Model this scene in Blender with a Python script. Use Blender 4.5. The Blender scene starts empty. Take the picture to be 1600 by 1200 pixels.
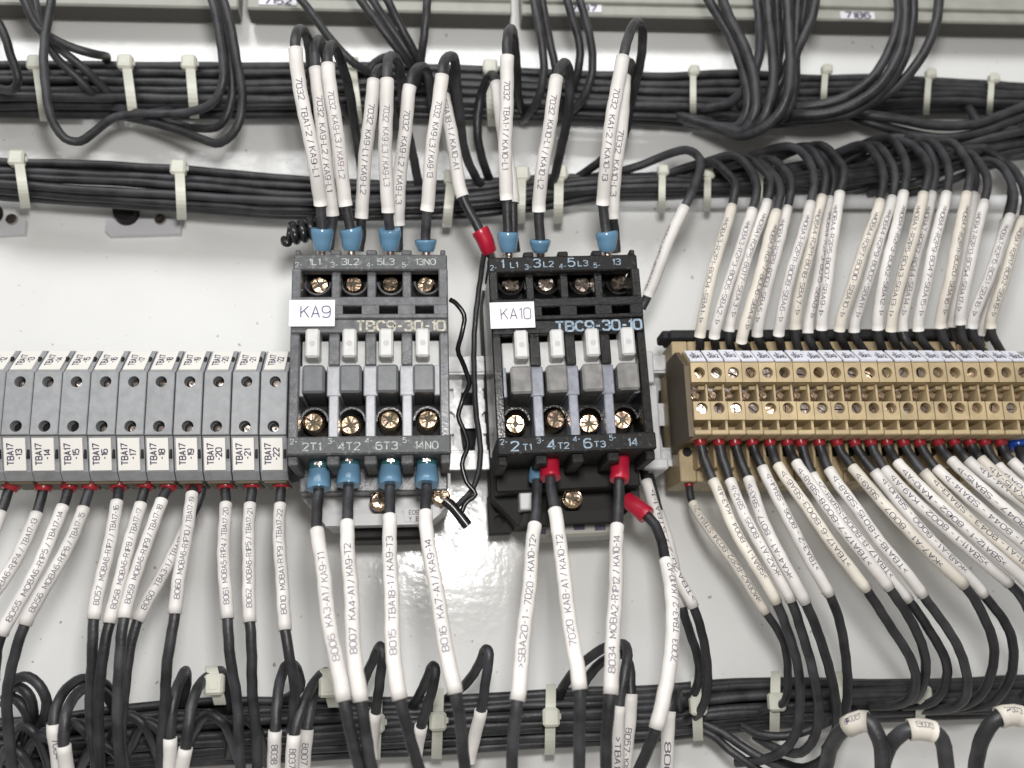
import bpy, math, random
from mathutils import Vector, Matrix
random.seed(7)
scene = bpy.context.scene
MM = 0.001
# ------------------------------------------------------------------ camera (millimetres: panel is the plane y = 0)
FPX, DIST = 1600.0, 338.0
YAW, PITCH, ROLL = map(math.radians, (4.8, 13.9, -1.7))
fw = Vector((math.sin(YAW), math.cos(YAW), 0)); rt = Vector((math.cos(YAW), -math.sin(YAW), 0)); up = Vector((0, 0, 1))
fw, up = fw * math.cos(PITCH) + up * math.sin(PITCH), up * math.cos(PITCH) - fw * math.sin(PITCH)
rt, up = rt * math.cos(ROLL) + up * math.sin(ROLL), up * math.cos(ROLL) - rt * math.sin(ROLL)
CAM = Vector((0, -DIST, 0))
def P(px, py, d):
    """point (mm) seen at photo position px,py (1600x1200), standing d mm in front of the panel"""
    v = fw + rt * ((px - 800) / FPX) - up * ((py - 600) / FPX)
    return CAM + v * ((DIST - d) / v.y)
cam = bpy.data.cameras.new('camera'); camo = bpy.data.objects.new('camera', cam); scene.collection.objects.link(camo)
cam.sensor_width = 36; cam.lens = 36 * FPX / 1600; cam.clip_start = 0.01; cam.clip_end = 20
camo.matrix_world = Matrix(((rt.x, up.x, -fw.x, 0), (rt.y, up.y, -fw.y, -DIST * MM), (rt.z, up.z, -fw.z, 0), (0, 0, 0, 1)))
cam.dof.use_dof = True; cam.dof.focus_distance = 0.29; cam.dof.aperture_fstop = 11
scene.camera = camo
# ------------------------------------------------------------------ light: room light, strip lamp above, camera flash
world = bpy.data.worlds.new('World'); scene.world = world; world.use_nodes = True
bg = world.node_tree.nodes['Background']; bg.inputs[0].default_value = (1.0, 0.96, 0.905, 1); bg.inputs[1].default_value = 0.29
def area(name, loc, target, sx, sy, power, col):
    l = bpy.data.lights.new(name, 'AREA'); l.shape = 'RECTANGLE'; l.size = sx; l.size_y = sy; l.energy = power; l.color = col
    o = bpy.data.objects.new(name, l); scene.collection.objects.link(o); o.location = loc
    o.rotation_euler = (Vector(target) - Vector(loc)).to_track_quat('-Z', 'Y').to_euler()
    return o
area('ceiling_strip_lamp', (-0.25, -0.95, 0.82), (0.0, 0, 0.12), 1.5, 0.36, 10.5, (0.97, 0.99, 1.0))
area('camera_flash', (0.010, -0.345, 0.066), (0.02, 0, 0.09), 0.036, 0.036, 0.62, (1.0, 0.98, 0.96))
vs = scene.view_settings; vs.view_transform = 'Standard'; vs.look = 'None'; vs.gamma = 1; vs.exposure = 0.18; vs.use_curve_mapping = False
scene.cycles.use_denoising = True; scene.cycles.max_bounces = 5; scene.cycles.caustics_reflective = False; scene.cycles.caustics_refractive = False
# ------------------------------------------------------------------ materials
def mat(name, col, rough=0.5, metal=0.0, spec=0.5, trans=0.0, coat=0.0, var=0.0, vscale=300, bump=0.0, bscale=800, speck=None, sss=0.0, col2=None, orand=0.0, dust=False):
    m = bpy.data.materials.new(name); m.use_nodes = True; nt = m.node_tree; b = nt.nodes['Principled BSDF']
    b.inputs['Base Color'].default_value = (*col, 1); b.inputs['Roughness'].default_value = rough; b.inputs['Metallic'].default_value = metal
    b.inputs['Specular IOR Level'].default_value = spec; b.inputs['Transmission Weight'].default_value = trans
    b.inputs['Coat Weight'].default_value = coat; b.inputs['Coat Roughness'].default_value = 0.08
    if sss: b.inputs['Subsurface Weight'].default_value = sss; b.inputs['Subsurface Scale'].default_value = 0.002
    tc = nt.nodes.new('ShaderNodeTexCoord'); geo = nt.nodes.new('ShaderNodeNewGeometry')
    if var or speck or col2:
        n = nt.nodes.new('ShaderNodeTexNoise'); n.inputs['Scale'].default_value = vscale; n.inputs['Detail'].default_value = 3
        nt.links.new(geo.outputs['Position'], n.inputs['Vector'])
        r = nt.nodes.new('ShaderNodeValToRGB'); nt.links.new(n.outputs['Fac'], r.inputs['Fac'])
        e = r.color_ramp.elements
        c2 = col2 or tuple(min(1, c * (1 + var)) for c in col)
        e[0].position = 0.35; e[0].color = (*[c * (1 - var) for c in col], 1); e[1].position = 0.65; e[1].color = (*c2, 1)
        if speck:
            e[1].position = 0.60; e[1].color = (*c2, 1); k = e.new(0.70); k.color = (*speck, 1)
        nt.links.new(r.outputs['Color'], b.inputs['Base Color'])
        if rough < 0.9:
            mr = nt.nodes.new('ShaderNodeMapRange'); mr.inputs['To Min'].default_value = rough * 0.8; mr.inputs['To Max'].default_value = min(1, rough * 1.25)
            nt.links.new(n.outputs['Fac'], mr.inputs['Value']); nt.links.new(mr.outputs['Result'], b.inputs['Roughness'])
    if dust:      # sparse specks of dust and swarf
        nd = nt.nodes.new('ShaderNodeTexNoise'); nd.inputs['Scale'].default_value = 420; nd.inputs['Detail'].default_value = 1
        nt.links.new(geo.outputs['Position'], nd.inputs['Vector'])
        rd_ = nt.nodes.new('ShaderNodeValToRGB'); rd_.color_ramp.elements[0].position = 0.735; rd_.color_ramp.elements[1].position = 0.775; nt.links.new(nd.outputs['Fac'], rd_.inputs['Fac'])
        mx = nt.nodes.new('ShaderNodeMix'); mx.data_type = 'RGBA'; mx.inputs[7].default_value = (0.38, 0.35, 0.30, 1)
        nt.links.new(rd_.outputs['Color'], mx.inputs[0]); nt.links.new(b.inputs['Base Color'].links[0].from_socket, mx.inputs[6]); nt.links.new(mx.outputs[2], b.inputs['Base Color'])
    if orand:     # each piece a little lighter or darker than the next
        oi = nt.nodes.new('ShaderNodeObjectInfo'); mr2 = nt.nodes.new('ShaderNodeMapRange'); mr2.inputs['To Min'].default_value = 1 - orand; mr2.inputs['To Max'].default_value = 1 + orand
        vm = nt.nodes.new('ShaderNodeVectorMath'); vm.operation = 'SCALE'; nt.links.new(oi.outputs['Random'], mr2.inputs['Value']); nt.links.new(mr2.outputs['Result'], vm.inputs['Scale'])
        src = b.inputs['Base Color'].links
        if src: nt.links.new(src[0].from_socket, vm.inputs[0])
        else: vm.inputs[0].default_value = col
        nt.links.new(vm.outputs['Vector'], b.inputs['Base Color'])
    if bump:
        n2 = nt.nodes.new('ShaderNodeTexNoise'); n2.inputs['Scale'].default_value = bscale; n2.inputs['Detail'].default_value = 2
        nt.links.new(geo.outputs['Position'], n2.inputs['Vector'])
        bp = nt.nodes.new('ShaderNodeBump'); bp.inputs['Strength'].default_value = bump; bp.inputs['Distance'].default_value = 0.001
        nt.links.new(n2.outputs['Fac'], bp.inputs['Height']); nt.links.new(bp.outputs['Normal'], b.inputs['Normal'])
    return m
M = {}
M['panel'] = mat('panel_paint', (0.765, 0.765, 0.75), 0.14, var=0.03, vscale=18, bump=0.085, bscale=330, dust=True)
M['wire'] = mat('black_insulation', (0.026, 0.026, 0.029), 0.44, var=0.45, vscale=160, bump=0.12, bscale=900, orand=.3)
M['wire2'] = mat('shiny_black_insulation', (0.012, 0.012, 0.013), 0.25)
M['sleeve'] = mat('white_sleeve', (0.62, 0.595, 0.57), 0.5, var=0.08, vscale=110, orand=.07)
M['sleeve_old'] = mat('cream_sleeve', (0.61, 0.57, 0.50), 0.5, var=0.08, vscale=110, orand=.06)
M['ink'] = mat('sleeve_ink', (0.07, 0.06, 0.10), 0.7, var=.5, vscale=1500)
M['ink_faded'] = mat('faded_sleeve_ink', (0.16, 0.13, 0.17), 0.7, var=0.6, vscale=900)
M['grey'] = mat('grey_moulding', (0.105, 0.107, 0.113), 0.26, var=0.2, vscale=420, bump=0.12, bscale=2200)
M['black'] = mat('black_moulding', (0.007, 0.0068, 0.0068), 0.22, spec=.45, var=0.3, vscale=600, bump=0.12, bscale=2200)
M['lipgrey'] = mat('dusty_grey_lip', (0.070, 0.072, 0.076), 0.6, var=0.15, vscale=900, bump=0.2, bscale=2500, speck=(.16, .16, .16))
M['lipblack'] = mat('dusty_black_lip', (0.010, 0.0095, 0.0095), 0.6, spec=.25, var=0.4, vscale=900, bump=0.2, bscale=2500, speck=(.05, .05, .05))
M['well'] = mat('dark_well', (0.008, 0.0075, 0.007), 0.6, spec=.3)  # near-black: shade in holes and wells put into the colour; also black parts
M['slider'] = mat('pale_slider', (0.50, 0.50, 0.49), 0.4, var=0.05, vscale=400)
M['sliderdot'] = mat('slider_dot', (0.38, 0.38, 0.38), 0.5)
M['cap_grey'] = mat('grey_cap', (0.12, 0.124, 0.13), 0.3, var=0.06, vscale=500)
M['cap_black'] = mat('black_cap_sheen', (0.19, 0.185, 0.18), 0.2, var=0.2, vscale=300)  # black caps coloured grey: their lamp reflection is put into the colour
M['col_grey'] = mat('pale_grey_column', (0.36, 0.365, 0.39), 0.33, var=0.08, vscale=500, bump=0.12, bscale=2500)
M['col_black'] = mat('black_column_sheen', (0.24, 0.25, 0.29), 0.2, var=0.12, vscale=500, bump=0.1, bscale=2500)  # black dividers lightened in colour for the lamp they reflect
M['base'] = mat('light_grey_base', (0.52, 0.52, 0.52), 0.4, var=0.08, vscale=200)
M['paper'] = mat('white_paper_label', (0.70, 0.69, 0.73), 0.35)
M['pen'] = mat('pen_ink', (0.07, 0.07, 0.16), 0.6)
M['pen2'] = mat('thin_pen_ink', (0.11, 0.09, 0.13), 0.6)
M['print_cream'] = mat('cream_print', (0.36, 0.34, 0.28), 0.6, var=0.4, vscale=1500)
M['print_pale'] = mat('pale_print', (0.33, 0.36, 0.34), 0.6, var=0.4, vscale=1500)
M['print_blue'] = mat('pale_blue_print', (0.20, 0.27, 0.34), 0.5, var=0.35, vscale=1500)
M['screw'] = mat('yellow_zinc_screw', (0.70, 0.57, 0.33), 0.25, metal=1, col2=(0.74, 0.52, 0.42), var=0.3, vscale=700, bump=0.5, bscale=350)
M['screw_silver'] = mat('silver_screw', (0.62, 0.57, 0.50), 0.25, metal=1, col2=(0.58, 0.46, 0.42), var=0.3, vscale=600, bump=0.5, bscale=350)
M['steel'] = mat('zinc_rail', (0.50, 0.50, 0.50), 0.42, metal=0.55, var=0.08, vscale=120, bump=0.1, bscale=600)
M['tba'] = mat('grey_terminal', (0.27, 0.275, 0.285), 0.5, var=0.09, vscale=350, bump=0.12, bscale=2200, orand=.06)
M['tbamark'] = mat('cream_marker', (0.73, 0.71, 0.67), 0.5)
M['sba'] = mat('beige_terminal', (0.43, 0.335, 0.195), 0.5, var=0.10, vscale=300, bump=0.12, bscale=2000, orand=.09)
M['sbadark'] = mat('shade_brown', (0.10, 0.077, 0.048), 0.6, var=0.1, vscale=300)  # shaded side of the beige row put into the colour; also slots, funnels
M['sbamark'] = mat('white_marker_plate', (0.72, 0.73, 0.80), 0.35)
M['red'] = mat('red_vinyl', (0.40, 0.012, 0.035), 0.28)
M['redferrule'] = mat('red_ferrule', (0.30, 0.014, 0.022), 0.28)
M['blue'] = mat('blue_vinyl', (0.14, 0.28, 0.42), 0.18, trans=0.2)
M['deepblue'] = mat('deep_blue_ferrule', (0.012, 0.06, 0.34), 0.2)
M['nylon'] = mat('natural_nylon', (0.58, 0.58, 0.50), 0.4)
M['foam'] = mat('black_rubber', (0.012, 0.012, 0.014), 0.75, bump=0.3, bscale=700)
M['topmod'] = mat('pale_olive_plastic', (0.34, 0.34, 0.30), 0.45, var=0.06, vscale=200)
M['topshade'] = mat('olive_underside_shade', (0.045, 0.042, 0.035), 0.6)  # shade under the top devices, put into the colour
M['rod'] = mat('white_rod', (0.72, 0.73, 0.74), 0.3)
M['cap_foot'] = mat('dark_metal_foot', (0.03, 0.03, 0.028), 0.7, spec=.2)
M['teal'] = mat('teal_lug_neck', (0.035, 0.11, 0.12), 0.15)
M['clip'] = mat('grey_clip', (0.60, 0.60, 0.62), 0.4)
# ------------------------------------------------------------------ mesh builder
class MB:
    def __init__(s): s.v = []; s.f = []; s.sm = []
    def add(s, vs, fs, smooth=False):
        k = len(s.v); s.v += [Vector(v) for v in vs]; s.f += [tuple(i + k for i in f) for f in fs]; s.sm += [smooth] * len(fs); return s
    def box(s, x0, x1, d0, d1, z0, z1, b=0.25):
        """chamfered box; d = mm in front of the panel"""
        c = ((x0 + x1) / 2, -(d0 + d1) / 2, (z0 + z1) / 2); h = (abs(x1 - x0) / 2, abs(d1 - d0) / 2, abs(z1 - z0) / 2)
        b = min(b, min(h) * 0.45); vs = []; idx = {}
        for sx in (-1, 1):
            for sy in (-1, 1):
                for sz in (-1, 1):
                    for a in range(3):
                        q = [sx * h[0], sy * h[1], sz * h[2]]
                        for j in range(3):
                            if j != a: q[j] -= (sx, sy, sz)[j] * b
                        idx[(sx, sy, sz, a)] = len(vs); vs.append((c[0] + q[0], c[1] + q[1], c[2] + q[2]))
        fs = []
        I = idx
        def q4(a, s1):
            j, k = [(1, 2), (2, 0), (0, 1)][a]; r = []
            for (u, w) in ((-1, -1), (1, -1), (1, 1), (-1, 1)):
                sg = [0, 0, 0]; sg[a] = s1; sg[j] = u; sg[k] = w; r.append(I[(*sg, a)])
            return r if s1 > 0 else r[::-1]
        for a in range(3):
            for s1 in (-1, 1): fs.append(q4(a, s1))
        for a in range(3):
            j, k = [(1, 2), (2, 0), (0, 1)][a]
            for u in (-1, 1):
                for w in (-1, 1):
                    e = []
                    for (end, ax) in ((-1, j), (1, j), (1, k), (-1, k)):
                        sg = [0, 0, 0]; sg[a] = end; sg[j] = u; sg[k] = w; e.append(I[(*sg, ax)])
                    fs.append(e if u * w > 0 else e[::-1])
        for sx in (-1, 1):
            for sy in (-1, 1):
                for sz in (-1, 1):
                    t = [I[(sx, sy, sz, a)] for a in range(3)]; fs.append(t if sx * sy * sz > 0 else t[::-1])
        return s.add(vs, fs)
    def prism(s, prof, x0, x1):
        """closed profile of (d, z) swept along x"""
        n = len(prof); vs = [(x0, -d, z) for d, z in prof] + [(x1, -d, z) for d, z in prof]
        fs = [(i, (i + 1) % n, n + (i + 1) % n, n + i) for i in range(n)] + [tuple(range(n))[::-1], tuple(range(n, 2 * n))]
        return s.add(vs, fs)
    def plate(s, prof, d0, d1):
        """closed profile of (x, z) swept along d"""
        n = len(prof); vs = [(x, -d0, z) for x, z in prof] + [(x, -d1, z) for x, z in prof]
        fs = [(i, n + i, n + (i + 1) % n, (i + 1) % n) for i in range(n)] + [tuple(range(n)), tuple(range(n, 2 * n))[::-1]]
        return s.add(vs, fs)
    def cyl(s, c, ax, r0, r1, L, n=20, smooth=True, cap=True):
        ax = Vector(ax).normalized(); a = ax.orthogonal().normalized(); b = ax.cross(a); c = Vector(c)
        vs = []
        for i in range(n):
            t = 2 * math.pi * i / n; vs.append(c + (a * math.cos(t) + b * math.sin(t)) * r0)
        for i in range(n):
            t = 2 * math.pi * i / n; vs.append(c + ax * L + (a * math.cos(t) + b * math.sin(t)) * r1)
        s.add(vs, [(i, (i + 1) % n, n + (i + 1) % n, n + i) for i in range(n)], smooth)
        if cap: s.add(vs, [tuple(range(n))[::-1], tuple(range(n, 2 * n))])
        return s
    def holed(s, x0, x1, z0, z1, d, holes, n=16):
        """front-facing rectangle at depth d with round (or square) holes stacked in z: (cx, cz, r, depth)"""
        hs = sorted(holes, key=lambda h: h[1]); cuts = [z0] + [(hs[i][1] + hs[i + 1][1]) / 2 for i in range(len(hs) - 1)] + [z1]
        for h, (a, b) in zip(hs, zip(cuts, cuts[1:])):
            cx, cz, r, dep = h[:4]; m = h[4] if len(h) > 4 else n
            out, inn = [], []
            for i in range(m):
                t = 2 * math.pi * (i + 0.5) / m; cs, sn = math.cos(t), math.sin(t); inn.append((cx + r * cs, cz + r * sn))
                kx = ((x1 - cx) / cs if cs > 0 else (x0 - cx) / cs) if abs(cs) > 1e-6 else 1e9
                kz = ((b - cz) / sn if sn > 0 else (a - cz) / sn) if abs(sn) > 1e-6 else 1e9
                k = min(kx, kz); out.append((cx + k * cs, cz + k * sn))
            pts = [(x, -d, z) for x, z in out] + [(x, -d, z) for x, z in inn] + [(x, -d + dep, z) for x, z in inn]
            fs = []
            for i in range(m):
                j = (i + 1) % m
                fs.append((i, j, m + j, m + i)); fs.append((m + i, m + j, 2 * m + j, 2 * m + i))
                # corner filler
                (xa, za), (xb, zb) = out[i], out[j]
                if abs(xa - xb) > 1e-6 and abs(za - zb) > 1e-6:
                    for cxn in (x0, x1):
                        for czn in (a, b):
                            if (abs(xa - cxn) < 1e-6 or abs(xb - cxn) < 1e-6) and (abs(za - czn) < 1e-6 or abs(zb - czn) < 1e-6):
                                pts.append((cxn, -d, czn)); fs.append((i, len(pts) - 1, j))
            fs.append(tuple(range(2 * m, 3 * m)))
            s.add(pts, fs)
        return s
    def build(s, name, m, parent=None, org=None):
        o0 = org if org is not None else (ORG.get(parent.name, Vector()) if parent else Vector())
        me = bpy.data.meshes.new(name); me.from_pydata([tuple((v - o0) * MM) for v in s.v], [], s.f); me.update()
        me.polygons.foreach_set('use_smooth', s.sm); me.materials.append(M[m])
        o = bpy.data.objects.new(name, me); scene.collection.objects.link(o); o.parent = parent
        if parent: ORG[o.name] = o0
        elif org is not None: o.location = o0 * MM; ORG[o.name] = o0
        return o
ORG = {}
def tag(o, label, cat, group=None, kind=None):
    if label: o['label'] = label
    if cat: o['category'] = cat
    if group: o['group'] = group
    if kind: o['kind'] = kind
    return o
def thing(name, loc, label, cat, group=None, rot=0.0, local=False):
    o = bpy.data.objects.new(name, None); scene.collection.objects.link(o); o.location = Vector(loc) * MM; o.empty_display_size = 0.01
    o.rotation_euler = (0, rot, 0)
    ORG[o.name] = Vector() if local else Vector(loc)
    return tag(o, label, cat, group)
NUM = 'first second third fourth fifth sixth seventh eighth ninth tenth eleventh twelfth thirteenth fourteenth fifteenth sixteenth seventeenth eighteenth nineteenth twentieth'.split()
# ------------------------------------------------------------------ lettering (flat print)
_O = [(1,0),(3,0),(3.8,.6),(4,1.4),(4,4.6),(3.8,5.4),(3,6),(1,6),(.2,5.4),(0,4.6),(0,1.4),(.2,.6),(1,0)]
_6 = [(3.8,5.2),(3,6),(1.2,6),(.2,5.2),(0,4),(0,1.2),(.8,.1),(2,0),(3.2,.1),(4,1),(4,2.6),(3.2,3.5),(2,3.7),(.8,3.4),(0,2.5)]
STROKE = {
 '0': [_O], '1': [[(.3,4.7),(1.5,6),(1.5,0)]], '2': [[(0,4.8),(.3,5.6),(1.2,6),(2.8,6),(3.8,5.4),(4,4.4),(3.4,3.4),(0,0),(4,0)]],
 '3': [[(0,5.2),(1,6),(3,6),(3.9,5.2),(3.9,4.1),(3,3.3),(1.5,3.2)],[(3,3.2),(4,2.3),(4,1),(3,0),(1,0),(0,.9)]], '4': [[(3.1,0),(3.1,6),(0,1.8),(4.2,1.8)]],
 '5': [[(3.8,6),(.5,6),(.2,3.1),(1.2,3.8),(2.8,3.8),(4,2.8),(4,1.1),(3,0),(1,0),(0,.8)]], '6': [_6], '7': [[(0,6),(4,6),(1.4,0)]],
 '8': [[(1,3.2),(.1,4),(.1,5.2),(1,6),(3,6),(3.9,5.2),(3.9,4),(3,3.2),(1,3.2),(0,2.2),(0,1),(1,0),(3,0),(4,1),(4,2.2),(3,3.2)]], '9': [[(4-x,6-y) for x,y in _6]],
 'A': [[(0,0),(2,6),(4,0)],[(.75,2),(3.25,2)]], 'B': [[(0,0),(0,6),(2.8,6),(3.7,5.3),(3.7,4),(2.8,3.2),(0.2,3.2)],[(2.8,3.2),(4,2.3),(4,1),(3,0),(0.2,0)]],
 'C': [[(4,4.8),(3.2,5.8),(2,6),(.8,5.6),(0,4.4),(0,1.6),(.8,.4),(2,0),(3.2,.2),(4,1.2)]], 'E': [[(3.6,6),(0,6),(0,0),(3.6,0)],[(.2,3.1),(3,3.1)]],
 'K': [[(0,0),(0,6)],[(3.8,6),(.2,2.5)],[(1.5,3.7),(4,0)]], 'L': [[(0,6),(0,0),(3.4,0)]], 'M': [[(0,0),(0,6),(2.3,1.5),(4.6,6),(4.6,0)]], 'N': [[(0,0),(0,6),(4,0),(4,6)]],
 'O': [[(1.4,0),(3,0),(4.1,.9),(4.5,2.2),(4.5,3.8),(4.1,5.1),(3,6),(1.5,6),(.4,5.1),(0,3.8),(0,2.2),(.4,.9),(1.4,0)]], 'P': [[(0,0),(0,6),(2.8,6),(3.8,5.3),(3.8,3.6),(2.8,2.9),(.2,2.9)]],
 'R': [[(0,0),(0,6),(2.8,6),(3.8,5.3),(3.8,3.7),(2.8,3),(.2,3)],[(2.2,3),(4,0)]], 'S': [[(3.8,5),(3,6),(1,6),(.1,5.2),(.1,4),(1,3.2),(3,2.9),(4,2),(4,.9),(3,0),(1,0),(0,1)]],
 'T': [[(0,6),(4.2,6)],[(2.1,5.8),(2.1,0)]], 'Y': [[(0,6),(2,3),(4,6)],[(2,2.8),(2,0)]], '-': [[(.2,2.8),(2.4,2.8)]], '/': [[(0,-.4),(2.6,6.4)]], '>': [[(0,4.9),(2.6,3),(0,1.1)]]}
def glyph(c, wt, _c={}):
    """stroke letter as mitred ribbons, in cap-height units"""
    if (c, wt) in _c: return _c[(c, wt)]
    V, F = [], []; w = max(x for st in STROKE[c] for x, y in st) / 6
    for st in STROKE[c]:
        pts = []
        for (a, b), (e, f) in zip(st, st[1:]):
            n = max(1, int(math.hypot(e - a, f - b) / 1.3))
            pts += [Vector((a + (e - a) * q / n, b + (f - b) * q / n)) / 6 for q in range(n)]
        pts.append(Vector(st[-1]) / 6); closed = (pts[0] - pts[-1]).length < 1e-5; k = len(V); N = len(pts)
        for q, p in enumerate(pts):
            d0 = (p - pts[q - 1]) if q else (p - pts[-2] if closed else pts[1] - p); d1 = (pts[q + 1] - p) if q < N - 1 else (pts[1] - p if closed else p - pts[-2])
            d0.normalize(); d1.normalize(); m = d0 + d1; m = m.normalized() if m.length > .2 else d1; nn = Vector((-m.y, m.x)); sc = min(1.8, 1 / max(.3, abs(m.dot(d1))))
            V += [tuple(p + nn * (wt / 2 * sc)), tuple(p - nn * (wt / 2 * sc))]
        F += [(k + 2 * q, k + 2 * q + 1, k + 2 * q + 3, k + 2 * q + 2) for q in range(N - 1)]
    _c[(c, wt)] = (V, F, w); return _c[(c, wt)]
def layout(text, gap=0.2, wt=0.115):
    """-> verts, faces in cap-height units, total width"""
    x = 0; V = []; F = []
    for c in text:
        if c == ' ': x += 0.42; continue
        vs, fs, w = glyph(c, wt); k = len(V)
        V += [(x + a, b) for a, b in vs]; F += [tuple(i + k for i in f)[::-1] for f in fs]; x += w + gap
    return V, F, x - gap
def flat_text(mb, text, c, xd, ud, h, maxw=None, stretch=1.0, align='c', wt=0.15):
    V, F, w = layout(text, .22, wt); xd = Vector(xd).normalized(); ud = Vector(ud).normalized(); c = Vector(c)
    kx = h * stretch
    if maxw and w * kx > maxw: kx = maxw / w
    off = {'c': w / 2, 'l': 0, 'r': w}[align]
    mb.add([c + xd * ((a - off) * kx) + ud * ((b - 0.5) * h) for a, b in V], F); return mb
# ------------------------------------------------------------------ wires
def catmull(pts, step=2.2):
    """centripetal spline through 3D points -> samples, index of each control point"""
    out = []; idx = []; n = len(pts)
    E = [pts[0] * 2 - pts[1]] + pts + [pts[-1] * 2 - pts[-2]]
    for i in range(n - 1):
        p0, p1, p2, p3 = E[i:i + 4]
        t0 = 0; t1 = t0 + max(1e-4, (p1 - p0).length) ** .5; t2 = t1 + max(1e-4, (p2 - p1).length) ** .5; t3 = t2 + max(1e-4, (p3 - p2).length) ** .5
        m = max(3, int((p2 - p1).length / step)); idx.append(len(out))
        for j in range(m):
            t = t1 + (t2 - t1) * j / m
            a1 = p0 * ((t1 - t) / (t1 - t0)) + p1 * ((t - t0) / (t1 - t0)); a2 = p1 * ((t2 - t) / (t2 - t1)) + p2 * ((t - t1) / (t2 - t1)); a3 = p2 * ((t3 - t) / (t3 - t2)) + p3 * ((t - t2) / (t3 - t2))
            b1 = a1 * ((t2 - t) / (t2 - t0)) + a2 * ((t - t0) / (t2 - t0)); b2 = a2 * ((t3 - t) / (t3 - t1)) + a3 * ((t - t1) / (t3 - t1))
            out.append(b1 * ((t2 - t) / (t2 - t1)) + b2 * ((t - t1) / (t2 - t1)))
    idx.append(len(out)); out.append(pts[-1]); return out, idx
def sweep(mb, path, rad, n=12, caps=True):
    """tube along path; rad is a number or a list"""
    N = len(path); R = rad if isinstance(rad, (list, tuple)) else [rad] * N
    T = [(path[min(i + 1, N - 1)] - path[max(i - 1, 0)]).normalized() for i in range(N)]
    a = T[0].orthogonal().normalized(); vs = []
    for i in range(N):
        a = (a - T[i] * a.dot(T[i])); a = a.normalized() if a.length > 1e-6 else T[i].orthogonal().normalized()
        b = T[i].cross(a)
        for k in range(n):
            t = 2 * math.pi * k / n; vs.append(path[i] + (a * math.cos(t) + b * math.sin(t)) * R[i])
    fs = [(i * n + k, i * n + (k + 1) % n, (i + 1) * n + (k + 1) % n, (i + 1) * n + k) for i in range(N - 1) for k in range(n)]
    mb.add(vs, fs, True)
    if caps: mb.add(vs[:n], [tuple(range(n))[::-1]]); mb.add(vs[-n:], [tuple(range(n))])
    return mb
def arclen(path):
    L = [0.0]
    for a, b in zip(path, path[1:]): L.append(L[-1] + (b - a).length)
    return L
def at_len(path, L, s):
    s = max(0, min(L[-1], s)); lo = 0
    while lo < len(L) - 2 and L[lo + 1] < s: lo += 1
    k = (s - L[lo]) / max(1e-6, L[lo + 1] - L[lo]); return path[lo].lerp(path[lo + 1], k), (path[lo + 1] - path[lo]).normalized()
def wrap_text(mb, path, r, text, a, b, h, ang=0.0, gap=0.2):
    """print wrapped on a tube; reads from the end of path towards its start, over fractions a..b of the sleeve"""
    path = path[::-1]; L = arclen(path); V, F, w = layout(text, gap); s0 = L[-1] * a; k = L[-1] * (b - a) / w
    vs = []
    for (u, v) in V:
        p, t = at_len(path, L, s0 + u * k)
        n = (CAM - p); n = (n - t * n.dot(t)).normalized(); q = n.cross(t)
        th = (v - 0.5) * h / r + ang
        vs.append(p + (n * math.cos(th) + q * math.sin(th)) * (r + 0.05))
    mb.add(vs, F)
def sleeve_mesh(path, r, wall=0.32):
    """open ended tube with a wall thickness"""
    mb = MB(); n = 14; sweep(mb, path, r, n, caps=False); k = len(mb.v)
    inner = MB(); sweep(inner, path, r - wall, n, caps=False)
    mb.add(inner.v, [f[::-1] for f in inner.f], True)
    N = len(path)
    for base in (0, (N - 1) * n):
        for i in range(n):
            j = (i + 1) % n; mb.f.append((base + i, base + j, k + base + j, k + base + i)); mb.sm.append(False)
    return mb
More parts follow.
